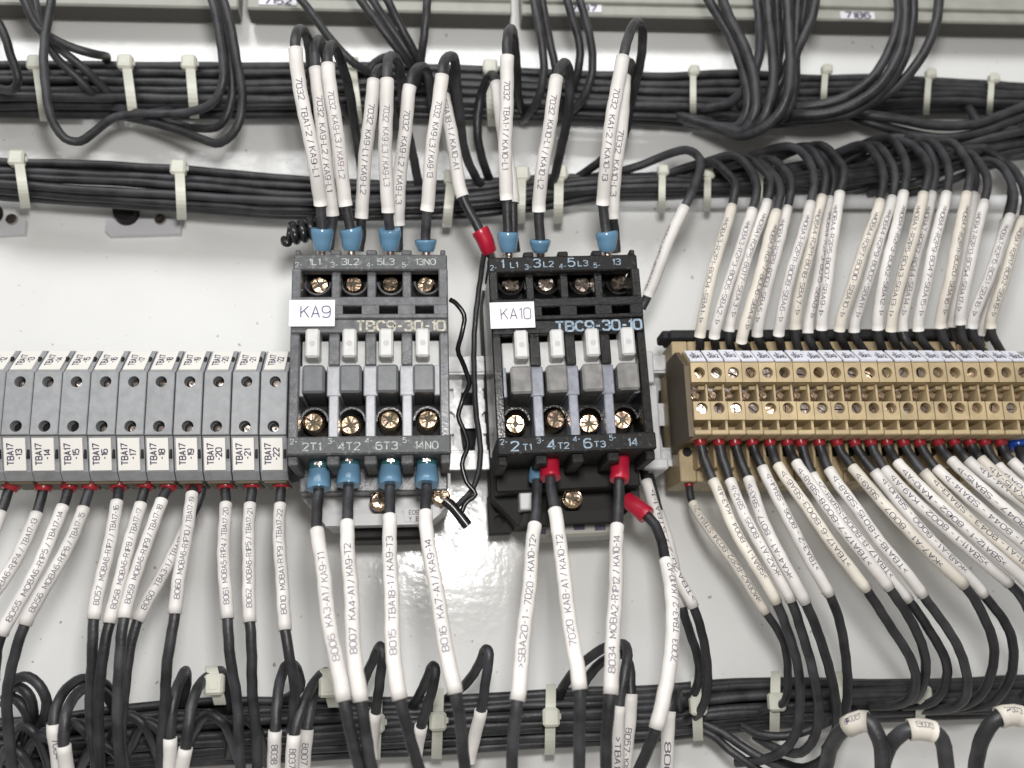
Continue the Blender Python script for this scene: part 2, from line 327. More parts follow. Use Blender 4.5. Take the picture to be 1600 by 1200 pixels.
def wire(pts, label, group=None, r=1.4, rs=1.75, sl=None, text=None, tr=(0.15, 0.85), th=1.75, ang=0.0, end=None, ink='ink', smat='sleeve', name='wire', m='wire', cat='wire', gap=0.2):
    """pts: (px, py, d) from the terminal outwards; sl: (i, j) control points where the white sleeve begins and ends"""
    ctrl = [P(*p) for p in pts]; path, idx = catmull(ctrl)
    o = thing(name, ctrl[0], label, cat, group); p1, p2, f1 = random.uniform(0, 6), random.uniform(0, 6), random.uniform(.16, .26); La = arclen(path)
    path = [q + Vector((.16 * math.sin(l * f1 + p1) + .07 * math.sin(l * .9 + p2), .12 * math.sin(l * f1 * 1.3 + p2), .10 * math.sin(l * f1 * .8 + p1 * 2))) for q, l in zip(path, La)]
    mb = MB(); sweep(mb, path, r); mb.build('insulation', m, o)
    for k, s in enumerate(sl if isinstance(sl, list) else ([sl] if sl else [])):
        seg = path[idx[s[0]]:idx[s[1]] + 1]; so = sleeve_mesh(seg, rs).build('marker_sleeve', smat, o)
        if text:
            tm = MB(); wrap_text(tm, seg, rs, text, tr[0], tr[1], th, ang, gap); tm.build('lettering', ink, so)
    if end:
        kind, Lmm, r0, r1 = end; Ls = arclen(path); q = [at_len(path, Ls, Lmm * t / 10)[0] for t in range(11)]
        mb = MB()
        if kind == 'blue': prof = [0.72, 0.80, 0.86, 0.90, 0.93, 0.96, 1.0, 1.03, 1.05, 1.05, 0.99]; nm, mm = 'crimp_lug', 'blue'
        elif kind == 'red': prof = [0.86, 0.92, 0.95, 0.98, 1, 1, 1, 1.0, 1.02, 1.05, 1.0]; nm, mm = 'crimp_lug', 'red'
        elif kind == 'deepblue': prof = [0.8, 1, 1, 1, 1, 1, 1, 1, 1, 0.95, 0.85]; nm, mm = 'ferrule', 'deepblue'
        else: prof = [0.7, 0.9, 1, 1, 1, 1, 1, 1, 1, 0.97, 0.9]; nm, mm = 'ferrule', 'redferrule'
        sweep(mb, q, [p * (r0 + (r1 - r0) * i / 10) for i, p in enumerate(prof)], 18); lug = mb.build(nm, mm, o)
        if kind == 'blue' and Lmm > 8:
            nk = MB(); sweep(nk, q[0:5], [r0 * .84, r0 * .93, r0 * .96, r0 * .97, r0 * .9], 18); nk.build('neck', 'teal', lug)
            nr = MB(); e = q[2] + Vector((0, -r0 * .97, 0)); nr.box(e.x - 1.1, e.x + 1.1, -e.y - .3, -e.y + .12, e.z - .5, e.z + .5, .2); nr.build('glint_chip', 'screw_silver', lug)  # silver chip added to paint a glint on the lug neck
        if kind in ('blue', 'red'):
            bb = MB(); e0, e1 = q[0], q[3]; t = (e0 - e1).normalized(); bb2 = [e0 - t * 0.8, e0 + t * 3.0]
            sweep(bb, bb2, [1.5, 1.3], 12); bb.build('barrel', 'screw_silver', lug)
    return o
# ------------------------------------------------------------------ the panel
pm = MB(); pm.add([(-420, 0, -320), (420, 0, -320), (420, 0, 460), (-420, 0, 460)], [(0, 1, 2, 3)])
panel = pm.build('back_panel', 'panel'); tag(panel, 'glossy white painted back panel of the cabinet', 'panel', kind='structure')
# ------------------------------------------------------------------ DIN rail
def rail(x0, x1, zc):
    o = thing('mounting_rail', ((x0 + x1) / 2, 0, zc), 'slotted zinc mounting rail running behind the terminals and contactors', 'rail')
    d = 20
    mb = MB()
    mb.box(x0, x1, d, d + 1.2, zc + 13.0, zc + 18.5, 0.2).box(x0, x1, d, d + 1.2, zc - 18.5, zc - 13.0, 0.2)
    mb.box(x0, x1, d - 6.5, d + 0.9, zc + 12.2, zc + 13.4, 0.2).box(x0, x1, d - 6.5, d + 0.9, zc - 13.4, zc - 12.2, 0.2)
    mb.build('flange', 'steel', o)
    mb = MB(); x = x0
    while x < x1:
        mb.holed(x, x + 13, zc - 12.2, zc + 12.2, d - 5.4, [(x + 6.5, zc + 7.5, 2.6, 4, 4), (x + 6.5, zc - 0.3, 2.3, 4), (x + 6.5, zc - 7.5, 2.6, 4, 4)]); x += 13
    mb.build('slotted_web', 'steel', o)
    mb = MB(); mb.box(x0, x1, 0.2, d - 9.6, zc - 9, zc + 9, 0.1); mb.build('dark_backing', 'well', o)  # dark strip added so the slots show dark behind
RZ = P(735, 645, 20).z
rail(P(-60, 600, 20).x, P(1680, 600, 20).x, RZ)
# ------------------------------------------------------------------ grey terminal blocks, left
MARK = {}
def tba_block(px, no):
    c = P(px, 640, 48); W = 7.6; x0, x1 = c.x - W / 2, c.x + W / 2
    nxt = 'leftmost, cut by the frame' if no == 12 else 'beside the grey contactor' if no == 22 else 'in the left row'
    o = thing('terminal_block', (c.x, 0, c.z), f'{NUM[no - 12]} grey terminal block from the left, marked TBA17 -{no}, {nxt}', 'terminal block', 'grey terminal blocks on the left')
    zf1, zf0 = P(px, 581, 48).z, P(px, 681, 48).z
    zt = zf1 + 8.4; zb = zf0 - 9.6
    mb = MB(); prof = [(16, zt - 1), (37, zt), (39, zt), (47.8, zf1 + 0.4)]
    mb.prism([(14, zt - 3), (37, zt), (40, zt), (48, zf1), (45.6, zf1 - .3), (45.6, zf0 + .3), (48, zf0), (44.6, zb), (42, zb - 2.2), (36, zb - 2.2), (14, zb + 2)], x0 + 0.05, x1 - 0.05)
    jit = random.uniform(-.15, .15)
    e = .05; XA, XB, ZA, ZB = x0 + e, x1 - e, zf0 + .15, zf1 - .15
    mb2 = MB(); mb2.holed(XA + .2, XB - .2, ZA + .2, ZB - .2, 48.9, [(c.x + 0.2 + jit, zf1 - 3.1, 1.6, 3.0, 18), (c.x + 0.1, zf0 + 2.6, 1.65, 3.0, 18)])
    A4 = [(XA + .2, -48.9, ZA + .2), (XB - .2, -48.9, ZA + .2), (XB - .2, -48.9, ZB - .2), (XA + .2, -48.9, ZB - .2)]; B4 = [(XA, -48.7, ZA), (XB, -48.7, ZA), (XB, -48.7, ZB), (XA, -48.7, ZB)]; C4 = [(x, -45.7, z) for x, y, z in B4]
    mb2.add(A4 + B4 + C4, [(k, (k + 1) % 4, 4 + (k + 1) % 4, 4 + k) for k in range(4)] + [(4 + k, 4 + (k + 1) % 4, 8 + (k + 1) % 4, 8 + k) for k in range(4)])
    body = mb.build('body', 'tba', o); mb2.build('front_face', 'tba', o)
    for (cx, cz, r) in ((c.x + 0.2 + jit, zf1 - 3.1, 1.5), (c.x + 0.1, zf0 + 2.6, 1.55)):
        h = MB(); h.cyl((cx, -45.96, cz), (0, -1, 0), r, r, 0.02, 18, False); ho = h.build('screw_hole', 'well', o)
        if cz > c.z or no >= 16:
            s = MB(); sh = 0.35 if cz > c.z else 0.8
            s.cyl((cx + sh * .5, -46.0, cz - sh * .6), (random.uniform(-.3, .3), -1, random.uniform(-.3, .3)), r * .72, r * .62, 0.9, 14); s.cyl((cx + sh * .5, -46.95, cz - sh * .6), (0, -1, 0), r * .3, r * .25, 0.06, 10, False); s.build('screw', 'screw_silver', ho)
    # sloped markers
    for (za, da, zb_, db, nm) in ((zt - 0.5, 40.3, zf1 + 0.5, 47.6, 'upper'), (zf0 - 0.5, 47.9, zb + 0.4, 44.9, 'lower')):
        A = Vector((0, -da, za)); B = Vector((0, -db, zb_)); upd = (A - B).normalized(); nrm = Vector((0, -upd.z, upd.y)).normalized()
        if nrm.y > 0: nrm = -nrm
        mx0, mx1 = x0 + 0.55, x1 - 1.2; tl = random.uniform(-.12, .12)
        q = [Vector((mx0, B.y, B.z)), Vector((mx1, B.y, B.z)), Vector((mx1, A.y, A.z)), Vector((mx0, A.y, A.z))]
        m = MB(); bot = [p + nrm * 0.02 for p in q]; top = [p + nrm * 0.45 + Vector((tl, 0, 0)) for p in q]
        m.add(bot + top, [(4, 5, 6, 7), (0, 1, 5, 4), (1, 2, 6, 5), (2, 3, 7, 6), (3, 0, 4, 7)])
        mo = m.build('marker', 'tbamark', o)
        t = MB(); cc = (top[0] + top[1] + top[2] + top[3]) / 4 + nrm * 0.04
        flat_text(t, 'TBA17', cc + Vector((-1.15, 0, 0)), upd, Vector((-1, 0, 0)), 1.7, 6.0, 1, 'c', .2); flat_text(t, '-%d' % no, cc + Vector((1.15, 0, 0)), upd, Vector((-1, 0, 0)), 1.6, 3.6, 1, 'c', .2)
        t.build('lettering', 'ink', mo)
        g = MB(); g.box(x1 - 1.0, x1 - 0.25, (da + db) / 2 - .9, (da + db) / 2 + .35, (za + zb_) / 2 - 1.3, (za + zb_) / 2 + 1.3, 0.1); g.build('marker_slot', 'well', o)
    u = MB(); u.box(x0 + 0.5, x1 - 0.5, 30, 41.6, zb - 3.0, zb - 2.1, 0.2); u.build('wire_funnel', 'sbadark', o)
    return c
TBX = {}
for k in range(11):
    no = 12 + k; px = -16 + k * 44.4
    TBX[no] = px; tba_block(px, no)
# ------------------------------------------------------------------ beige double-deck terminal blocks, right
def sba_block(i, px):
    c = P(px, 610, 52); W = 5.1; x0, x1 = c.x - W / 2, c.x + W / 2
    Z = lambda y, d=52: P(px, y, d).z
    which = 'leftmost, beside the shade-brown end plate' if i == 0 else 'rightmost, cut by the frame' if i == 19 else f'{NUM[i]} from the left end of the row'
    o = thing('terminal_block', (c.x, 0, c.z), f'beige double-deck terminal block, {which}', 'terminal block', 'beige terminal blocks on the right')
    zA, zB = Z(566), Z(597); zC, zD = Z(627), Z(656); zE, zF = Z(671), Z(678.5)
    g = 0.06; a, b = x0 + g, x1 - g
    bb = MB(); bb.box(a, b, 12, 31, zF + 1.0, Z(533, 31), 0.3).box(a, b, 30, 43, zF + 1.0, zA + 1.5, 0.2)                       # core
    bb.prism([(42.5, zA + 5.4), (44, zA + 5.4), (51.2, zA), (48.6, zA - .05), (48.6, zB + .05), (51.2, zB), (48, zB - 0.4), (42.5, zB - 0.4)], a, b)
    bb.prism([(42.5, zC), (51.2, zC), (48.6, zC - .05), (48.6, zD + .05), (51.2, zD), (46.5, zD - 0.3), (42.5, zD - 0.3)], a, b)
    bb.box(a, b, 42, 51.6, zF, zE, 0.3).box(b - 0.75, b, 42, 51.0, zE - 0.2, zD + 0.2, 0.1)
    bb.box(b - 0.6, b, 42, 50.4, zB - 0.3, zC + 0.2, 0.1).box(a + 2.4, b - 0.5, 42, 49.6, zB - 1.7, zB - 0.6, 0.2)
    bb.box(a, b, 10, 31, Z(752, 31), zF + 1.2, 0.3)
    bb.box(b - 0.9, b, 30, 37, Z(735, 31), zF + 0.6, 0.2)
    bb.build('body', 'sba', o)
    for (z1_, z0_, yc) in ((zA, zB, 582), (zC, zD, 637.5)):
        cz = Z(yc); m = MB(); m.holed(a, b, z0_ + .05, z1_ - .05, 52.0, [(c.x, cz, 1.68, 3.0, 18)])
        A4 = [(a, -52, z0_ + .05), (b, -52, z0_ + .05), (b, -52, z1_ - .05), (a, -52, z1_ - .05)]; C4 = [(x, -48.7, z) for x, y, z in A4]
        m.add(A4 + C4, [(k, (k + 1) % 4, 4 + (k + 1) % 4, 4 + k) for k in range(4)])
        fo = m.build('front_face', 'sba', o)
        h = MB(); h.cyl((c.x, -49.06, cz), (0, -1, 0), 1.62, 1.62, 0.02, 18, False); h.build('screw_hole', 'well', o)
        s = MB(); an = random.uniform(0, math.pi); r = 1.42; ox, oz = -0.08, -0.1
        for sg in (-1, 1):   # slotted head: two half discs
            pr = [(ox + math.cos(an) * 0 + sg * -math.sin(an) * .14 + r * math.cos(an + sg * t), oz + sg * math.cos(an) * .14 + r * math.sin(an + sg * t)) for t in [math.pi * q / 10 for q in range(11)]]
            pr = [(c.x + x, cz + z) for x, z in pr]
            if sg < 0: pr = pr[::-1]
            s.plate(pr[::-1], 49.1, 50.0 + random.uniform(0, .7) * (1 if sg > 0 else .9))
        tx, tz = random.uniform(-.22, .22), random.uniform(-.22, .22)
        s.v = [Vector((v.x, v.y + tx * (v.x - c.x) + tz * (v.z - cz), v.z)) for v in s.v]
        s.build('screw', 'screw_silver' if random.random() < .6 else 'screw', o)
    s = MB(); s.box(c.x - 1.9, c.x + 1.0, 42.8, 46.6, Z(626, 46.6), Z(603, 46.6), .5); so = s.build('clamp', 'screw_silver', o)
    s = MB(); s.cyl((c.x - 0.3, -46.5, Z(618, 46.6)), (0, -1, 0), 1.15, 1.0, .7, 12); s.cyl((c.x - 0.3, -47.2, Z(618, 46.6)), (0, -1, 0), .5, .5, .05, 10); s.build('clamp_screw', 'screw', so)
    w = MB(); w.cyl((c.x + 0.1, -31.02, Z(706, 31)), (0, -1, 0), 1.5, 1.5, 0.1, 14, False); w.build('wire_entry', 'well', o)
    A = Vector((0, -45.2, zA + 5.0)); B = Vector((0, -51.6, zA + 0.2)); nrm = Vector((0, -0.58, 0.81)); upd = (A - B).normalized(); nrm = Vector((0, -upd.z, upd.y)); nrm = -nrm if nrm.y > 0 else nrm
    tl = random.uniform(-.15, .15); q = [Vector((a + .2 + tl, B.y, B.z)), Vector((b - .15 + tl, B.y, B.z)), Vector((b - .15 + tl, A.y, A.z)), Vector((a + .2 + tl, A.y, A.z))]
    lift = random.uniform(.5, .8); m = MB(); bot = [p + nrm * .1 for p in q]; top = [p + nrm * lift for p in q]
    m.add(bot + top, [(4, 5, 6, 7), (0, 1, 5, 4), (1, 2, 6, 5), (2, 3, 7, 6), (3, 0, 4, 7)]); mo = m.build('marker', 'sbamark', o)
    t = MB(); cc = sum(top, Vector()) / 4 + nrm * .04
    flat_text(t, 'SBA%d' % (i + 1), cc + upd * -0.8 + Vector((.1, 0, 0)), Vector((1, 0, 0)), upd, 2.4, 3.2, 1, 'c', .24); flat_text(t, '1-', cc + upd * 1.5 + Vector((-.1, 0, 0)), Vector((1, 0, 0)), upd, 1.5, 1.6, 1, 'c', .24)
    t.build('lettering', 'ink', mo)
for i in range(20): sba_block(i, 1095 + 26.75 * i)
c0 = P(1072, 610, 52); Z = lambda y, d: P(1072, y, d).z
ep = MB(); xL = P(1095, 610, 52).x - 2.62
ep.prism([(28, Z(552, 40)), (41, Z(552, 40)), (50.5, Z(572, 50)), (50.8, Z(682, 51)), (34, Z(690, 44)), (28, Z(700, 40))], xL - 1.5, xL)
o = ep.build('shaded_end_plate', 'sbadark', None, Vector((xL, 0, Z(620, 40)))); tag(o, 'end plate closing the beige terminal row, painted dark brown for its shaded side', 'end plate')  # dark colour paints the shade on the left side of the row
fm = MB(); pth, _ = catmull([P(1045, 524, 30), P(1150, 523, 30), P(1300, 521, 30), P(1420, 520, 30), P(1556, 521, 30)])
fx = [(p.x, p.z) for p in pth]
for (xa, za), (xb, zb) in zip(fx, fx[1:]):
    pass
fm.box(fx[0][0], fx[-1][0], 20, 31, min(z for x, z in fx) - 1.6, max(z for x, z in fx) + 1.2, 0.6)
fm.box(fx[0][0] - 2, fx[0][0] + 1.5, 21, 29, fx[0][1] - 1.0, fx[0][1] + 2.0, 0.5)
o = fm.build('rubber_strip', 'foam', None, Vector((fx[0][0], -20, fx[0][1]))); tag(o, 'black rubber strip lying behind the beige terminal markers', 'rubber strip')
# ------------------------------------------------------------------ contactors
COLX = [-14.9, -4.85, 5.2, 15.25]
def contactor(px, py, rot, dark):
    c = P(px, py, 65); who = 'black' if dark else 'grey'
    o = thing('contactor', (c.x, 0, c.z), ('black contactor with paper label KA10, right of the grey one' if dark else 'grey contactor with paper label KA9, left of the black one'), 'contactor', 'contactors', rot, True)
    G = 'black' if dark else 'grey'; lipm = 'lipblack' if dark else 'lipgrey'
    H = MB(); W = 21.9
    H.box(-W + .6, W - .6, 14, 46, -27.5, 28.5, 0.4)                                   # core
    for sx in (-1, 1): H.box(sx * W, sx * (W - 2.6), 30, 62, -24.2, 24.6, 0.35)
    H.box(-W + 0.3, W - 0.3, 45, 63.6, 12.9, 15.6, 0.3).box(-W + 0.3, W - 0.3, 45, 63.6, 9.2, 10.6, 0.3)
    xs = [-W + 0.3] + [v for cx in COLX[1:] for v in (cx - 2.6, cx + 2.6)] + [W - 0.3]
    for a, b in zip(xs[::2], xs[1::2]): H.box(a, b, 45, 63.55, 10.4, 13.1, 0.1)
    H.box(-W + 0.25, W - 0.25, 45, 62.9, 5.3, 9.3, 0.25)
    si = MB()
    for cx in COLX[1:]:
        for e in (-1.1, .5): si.box(cx + e, cx + e + .9, 46.5, 60.2, 11.2, 11.6, .05)
    si.build('slot_insert', 'slider', o)
    mids = [(COLX[i] + COLX[i + 1]) / 2 for i in range(3)]
    for x in mids: H.box(x - 1.25, x + 1.25, 44, 58.5, 15.2, 28.6, 0.3)
    for x in mids: H.box(x - 1.5, x + 1.5, 44, 61.5, -3.6, 6.2, 0.25)
    H.build('housing', G, o)
    C_ = MB()
    for x in mids: C_.box(x - 2.0, x + 2.0, 44, 60.4, -12.2, -3.5, 0.3)
    C_.box(W - 4.2, W - 2.5, 44, 60.4, -12.2, -3.5, 0.3).box(-W + 2.5, -W + 3.6, 44, 60.4, -12.2, -3.5, 0.3)
    for x in mids: C_.box(x - 1.3, x + 1.3, 44, 60.8, -24.0, -12.1, 0.3)
    C_.build('divider', 'col_black' if dark else 'col_grey', o)
    Lp = MB(); Lp.box(-W + 0.1, W - 0.1, 56.5, 60.5, 24.6, 29.4, 0.4).box(-W + .3, W - .3, 40, 57, 28.4, 29.3, .2)
    for x, w in ((-20.6, 1.4), (-9.9, 3.0), (0.2, 3.0), (10.2, 3.0), (20.6, 1.5)): Lp.box(x - w / 2, x + w / 2, 48, 60.1, 29.2, 31.0, 0.35)
    top_lip = Lp.build('upper_lip', lipm, o)
    Ll = MB(); Ll.box(-W - 0.2, W + 0.2, 40, 63.2, -29.0, -24.0, 0.45)
    for x, w in ((-20.6, 2.6), (-9.9, 3.4), (0.2, 3.4), (10.2, 3.4), (20.6, 2.6)): Ll.box(x - w / 2, x + w / 2, 44, 61.0, -31.6, -28.8, 0.35)
    low_lip = Ll.build('lower_lip', lipm, o)
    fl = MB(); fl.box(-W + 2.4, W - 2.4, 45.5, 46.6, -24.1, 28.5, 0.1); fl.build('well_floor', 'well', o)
    # terminal screws
    SX = ([(797, 443), (853, 442), (909, 442), (966, 442)], [(806, 659), (865, 656), (920, 657), (975, 656)]) if dark else ([(497, 443), (554, 443), (611, 443), (668, 442)], [(492, 660), (550, 659), (609, 659), (668, 658)])
    for row, d0 in enumerate((51.5, 53.5)):
        for k, (sx_, sy_) in enumerate(SX[row]):
            q = P(sx_, sy_, d0) - c; q = Matrix.Rotation(-rot, 3, 'Y') @ q; cx, z0 = q.x, q.z
            jx, jz = random.uniform(-.2, .2), random.uniform(-.15, .15); R = 2.75 if row == 0 else 3.05
            cu = MB(); n = 20; rr = 4.0; arc = [math.pi * (q / n) for q in range(n + 1)] if row else [math.pi * (1 + q / n) for q in range(n + 1)]
            zc = z0 + jz * .2
            prof = [(cx + rr * math.cos(t), zc + rr * math.sin(t)) for t in arc] + [(cx + (rr - .55) * math.cos(t), zc + (rr - .55) * math.sin(t)) for t in arc[::-1]]
            cu.plate(prof[::-1], 46.6, d0 + 1.2); cu.build('screw_guard', G, o)
            cyl = MB(); tilt = Vector((random.uniform(-.12, .12), -1, random.uniform(-.12, .12)))
            pos = Vector((cx + jx, -46.7, z0 + jz)); cyl.cyl(pos, tilt, R * .98, R, d0 - 47.4, 22, True)
            tn = tilt.normalized(); q = pos + tn * (d0 - 47.4); cyl.cyl(q, tilt, R, R * .80, .55, 22, False)
            so = cyl.build('terminal_screw', 'screw' if row or not dark else 'screw_silver', o)
            sl = MB(); an = random.uniform(0, 1.5); q2 = q + tn * 0.56
            u = tn.orthogonal().normalized(); w_ = tn.cross(u)
            for t in range(4 if row else 2):
                aa = an + t * math.pi / (4 if row else 2); e1 = u * math.cos(aa) + w_ * math.sin(aa); e2 = -u * math.sin(aa) + w_ * math.cos(aa)
                ln = R * (.78 if t % 2 == 0 or not row else .62); hw = .30 if t % 2 == 0 or not row else .12
                sl.add([q2 + tn * .02 * (t + 1) - e1 * ln - e2 * hw, q2 + tn * .02 * (t + 1) + e1 * ln - e2 * hw, q2 + tn * .02 * (t + 1) + e1 * ln + e2 * hw, q2 + tn * .02 * (t + 1) - e1 * ln + e2 * hw], [(0, 1, 2, 3)])
            sl.cyl(q2 + tn * .05, tn, R * .27, R * .2, .06, 12, False)
            sl.build('cross_slot', 'sbadark', so)
    # sliders: pale nub on a pale backing, dark cap below
    for k, cx in enumerate(COLX):
        s = MB(); s.box(cx - 4.1, cx + 4.1, 46, 58.5, -4.6, 4.2, 0.3); so = s.build('slider_backing', 'slider', o)
        ox = 1.0 if dark else -0.6
        s = MB(); s.box(cx + ox - 1.9, cx + ox + 1.9, 57, 65.2, -2.3, 5.9, 0.55); n_ = s.build('slider', 'slider', o)
        dd = MB(); dd.cyl((cx + ox, -65.18, 1.6), (0, -1, 0), 0.85, 0.8, .05, 14, False); dd.build('dimple', 'sliderdot', n_)
        s = MB(); s.box(cx + ox * .6 - 3.0, cx + ox * .6 + 3.0, 46, 63.6, -11.9, -4.0, 0.6); s.build('slider_cap', 'cap_black' if dark else 'cap_grey', o)
    # paper label and print
    lb = MB(); lb.box(-W - 0.3, -W + 12.3, 63.62, 63.85, 6.9, 14.6, 0.05); lo = lb.build('paper_label', 'paper', o); lo['label'] = 'white paper label with KA%s' % ('10' if dark else '9')
    t = MB(); flat_text(t, 'KA10' if dark else 'KA9', (-W + 7.0, -63.9, 11.1), (1, 0, 0), (0, 0, 1), 3.3 if not dark else 3.2, 8.4, 1, 'c', .1); t.build('lettering', 'pen2' if dark else 'pen', lo)
    t = MB(); flat_text(t, 'TBC9-30-10', (-3.7, -62.96, 7.2), (1, 0, 0), (0, 0, 1), 2.75, 24.5, 1.25, 'l', .2); t.build('type_print', 'print_blue' if dark else 'print_cream', o)
    t = MB(); pm_ = 'print_blue' if dark else 'print_pale'
    for k, (a, b) in enumerate((('2-', '1L1'), ('3-', '3L2'), ('4-', '5L3'), ('5-', '13' if dark else '13NO'))):
        cx = COLX[k] - 1.2; flat_text(t, a, (cx - 4.2, -60.56, 26.2), (1, 0, 0), (0, 0, 1), 1.4); 
        if dark and k < 3: flat_text(t, b[0], (cx - 1.6, -60.56, 27.3), (1, 0, 0), (0, 0, 1), 2.4, None, 1.2); flat_text(t, b[1:], (cx + 1.8, -60.56, 26.9), (1, 0, 0), (0, 0, 1), 1.6, None, 1.2)
        else: flat_text(t, b, (cx + (1.6 if k == 3 else .3), -60.56, 27.1), (1, 0, 0), (0, 0, 1), 1.75, 5.6, 1.15)
    t.build('lettering', pm_, top_lip); t = MB()
    for k, (a, b) in enumerate((('2-', '2T1'), ('3-', '4T2'), ('4-', '6T3'), ('5-', '14' if dark else '14NO'))):
        cx = COLX[k] - 1.0; flat_text(t, a, (cx - 4.3, -63.26, -25.3), (1, 0, 0), (0, 0, 1), 1.4)
        if dark and k < 3: flat_text(t, b[0], (cx - 1.3, -63.26, -26.6), (1, 0, 0), (0, 0, 1), 2.5, None, 1.2); flat_text(t, b[1:], (cx + 2.0, -63.26, -27.0), (1, 0, 0), (0, 0, 1), 1.6, None, 1.2)
        else: flat_text(t, b, (cx + (1.2 if k == 3 else .5), -63.26, -26.8), (1, 0, 0), (0, 0, 1), 2.0, 6.2, 1.15)
    t.build('lettering', pm_, low_lip)
    # lower coil housing seen below the front
    B_ = MB(); B_.box(-W + .4, W - .4, 12, 40, -36, -27, 0.5); B_.build('coil_housing', 'well' if dark else G, o)
    bp = MB(); bp.plate([(-W, 30), (-W, -36), (-14.5, -44.5), (15.0, -44.5), (W, -39), (W, 30)], 8, 30); 
    bpo = bp.build('base', 'cap_foot' if dark else 'base', o)
    rim = MB(); rim.plate([(-13, -41.6), (-14.5, -44.9), (15.4, -44.9), (W + .5, -39.5), (W + .5, -30), (W - 2.2, -30), (W - 2.2, -37), (14, -41.6)], 26, 33.5); rim.build('base_rim', 'cap_foot' if dark else 'base', o)
    dk = MB(); dk.box(-11, 17, 6, 24, -48.4, -44, 1.2); dk.build('coil_frame', 'well' if not dark else 'topmod', o)
    for x in (1.5, 19.5 if not dark else 4.5):
        s = MB(); s.cyl((x, -33, -38.2 if x < 10 else -37), (0, -1, 0), 3.0, 2.9, 3.2, 20); s.cyl((x, -36.2, -38.2 if x < 10 else -37), (.05, -1, .1), 2.9, 2.2, .6, 20, False); so = s.build('coil_screw', 'screw', o)
        sl = MB(); sl.box(x - 2.1, x + 2.1, 36.7, 36.9, -38.6, -37.8, .05).box(x - .4, x + .4, 36.72, 36.92, -40.2, -36.2, .05); sl.build('cross_slot', 'sbadark', so)
        if dark: break
    if not dark:
        lb = MB(); lb.box(8.5, 14.5, 33.6, 33.8, -44.2, -40.2, .05); lo = lb.build('rating_plate', 'base', o)
        t = MB(); flat_text(t, 'E09', (11.5, -33.86, -41.4), (1, 0, 0), (0, 0, 1), 1.2); flat_text(t, 'Y  B', (11.5, -33.86, -43.3), (1, 0, 0), (0, 0, 1), 1.2); t.build('lettering', 'ink', lo)
    else:
        ft = MB(); ft.holed(-W - .5, -W + 6.5, -45.5, -33, 16, [(-W + 2.6, -37.6, 1.5, 2.5), (-W + 2.6, -41.6, 1.8, 2.5)]); ft.box(-W - .5, -W + 6.5, 8, 13.4, -45.5, -33, .3); ft.build('mounting_foot', 'cap_foot', o)
        wp = MB(); wp.box(-14.4, -9.4, 30, 37.5, -41, -33, .4); wp.build('terminal_bracket', 'clip', o)
        t = MB()
        for x, z in ((-9, -47.2), (3, -46.4), (9.5, -46.8)): t.box(x, x + 3.4, 24.05, 24.2, z, z + 1.6, .02)
        t.build('print_mark', 'ink', o)
    return o
contactor(577, 545, 0.0, False)
contactor(893, 545, -0.026, True)
# light grey clamp right of the black contactor
q = P(1018, 640, 34); ec = MB(); Zc = lambda y: P(1018, y, 34).z
ec.box(q.x - 2.4, q.x + 1.6, 10, 34, Zc(548), Zc(598), .4).box(q.x - 2.6, q.x + 3.2, 10, 30, Zc(728), Zc(596), .4).box(q.x - 4, q.x + 3.8, 10, 36, Zc(735), Zc(718), .5)
o = ec.build('end_clamp', 'base', None, Vector((q.x, 0, q.z))); tag(o, 'light grey end clamp on the rail right of the black contactor', 'end clamp')
# ------------------------------------------------------------------ wires on top of the contactors
g1 = 'sleeved wires above the contactors'
def uw(pts, text, label=None, **k):
    kw = dict(r=1.5, rs=2.02, th=1.62, end=None, sl=(2, 5), tr=(0.2, 0.8)); kw.update(k)
    return wire(pts, label or f'black wire with white sleeve printed {text}', g1, text=text, **kw)
LB = ('blue', 6.4, 2.9, 3.0)
uw([(502, 392, 50), (503, 362, 52), (502, 320, 56), (491, 255, 64), (474, 165, 70), (461, 76, 74), (462, 55, 73), (471, 46, 66), (480, 58, 56), (485, 100, 42), (492, 150, 26), (500, 175, 14)], '7032  TBA1-2 / KA9-L1', end=('blue', 6.6, 3.1, 3.25))
uw([(513, 392, 47), (516, 365, 48), (519, 337, 51), (512, 270, 57), (502, 190, 63), (494, 107, 67), (492, 75, 66), (497, 62, 60), (505, 72, 48), (512, 110, 36), (525, 160, 22), (545, 180, 12)], '7032  KA9-L2 / KA9-L1', tr=(.2, .83))
uw([(548, 392, 50), (548, 362, 52), (541, 321, 56), (532, 255, 62), (522, 175, 68), (512, 101, 71), (512, 82, 70), (518, 71, 64), (528, 82, 54), (545, 140, 42), (557, 210, 30), (568, 290, 20), (580, 320, 12)], '7032  KA9-L3 / KA9-L2', end=('blue', 6.6, 3.1, 3.25), ink='ink_faded')
uw([(562, 392, 47), (565, 365, 48), (564, 340, 51), (569, 270, 57), (577, 190, 63), (585, 126, 66), (590, 112, 64), (598, 108, 56), (606, 125, 44), (612, 170, 30), (618, 200, 18)], '7032  KA9-L1 / KA9-L2', tr=(.18, .82))
uw([(610, 392, 50), (609, 362, 52), (606, 332, 56), (603, 260, 62), (603, 185, 67), (604, 124, 70), (606, 98, 68), (612, 88, 62), (622, 100, 52), (630, 160, 40), (642, 230, 28), (655, 290, 18), (665, 318, 10)], '7032  KA9-L3 / KA9-L3', end=('blue', 6.6, 3.1, 3.25), ink='ink_faded')
uw([(622, 392, 46), (622, 370, 47), (621, 352, 50), (626, 270, 56), (634, 190, 62), (641, 135, 65), (646, 115, 64), (656, 104, 58), (668, 112, 46), (672, 145, 32), (680, 180, 18)], '7032  KA9-L2 / KA9-L3', tr=(.18, .85))
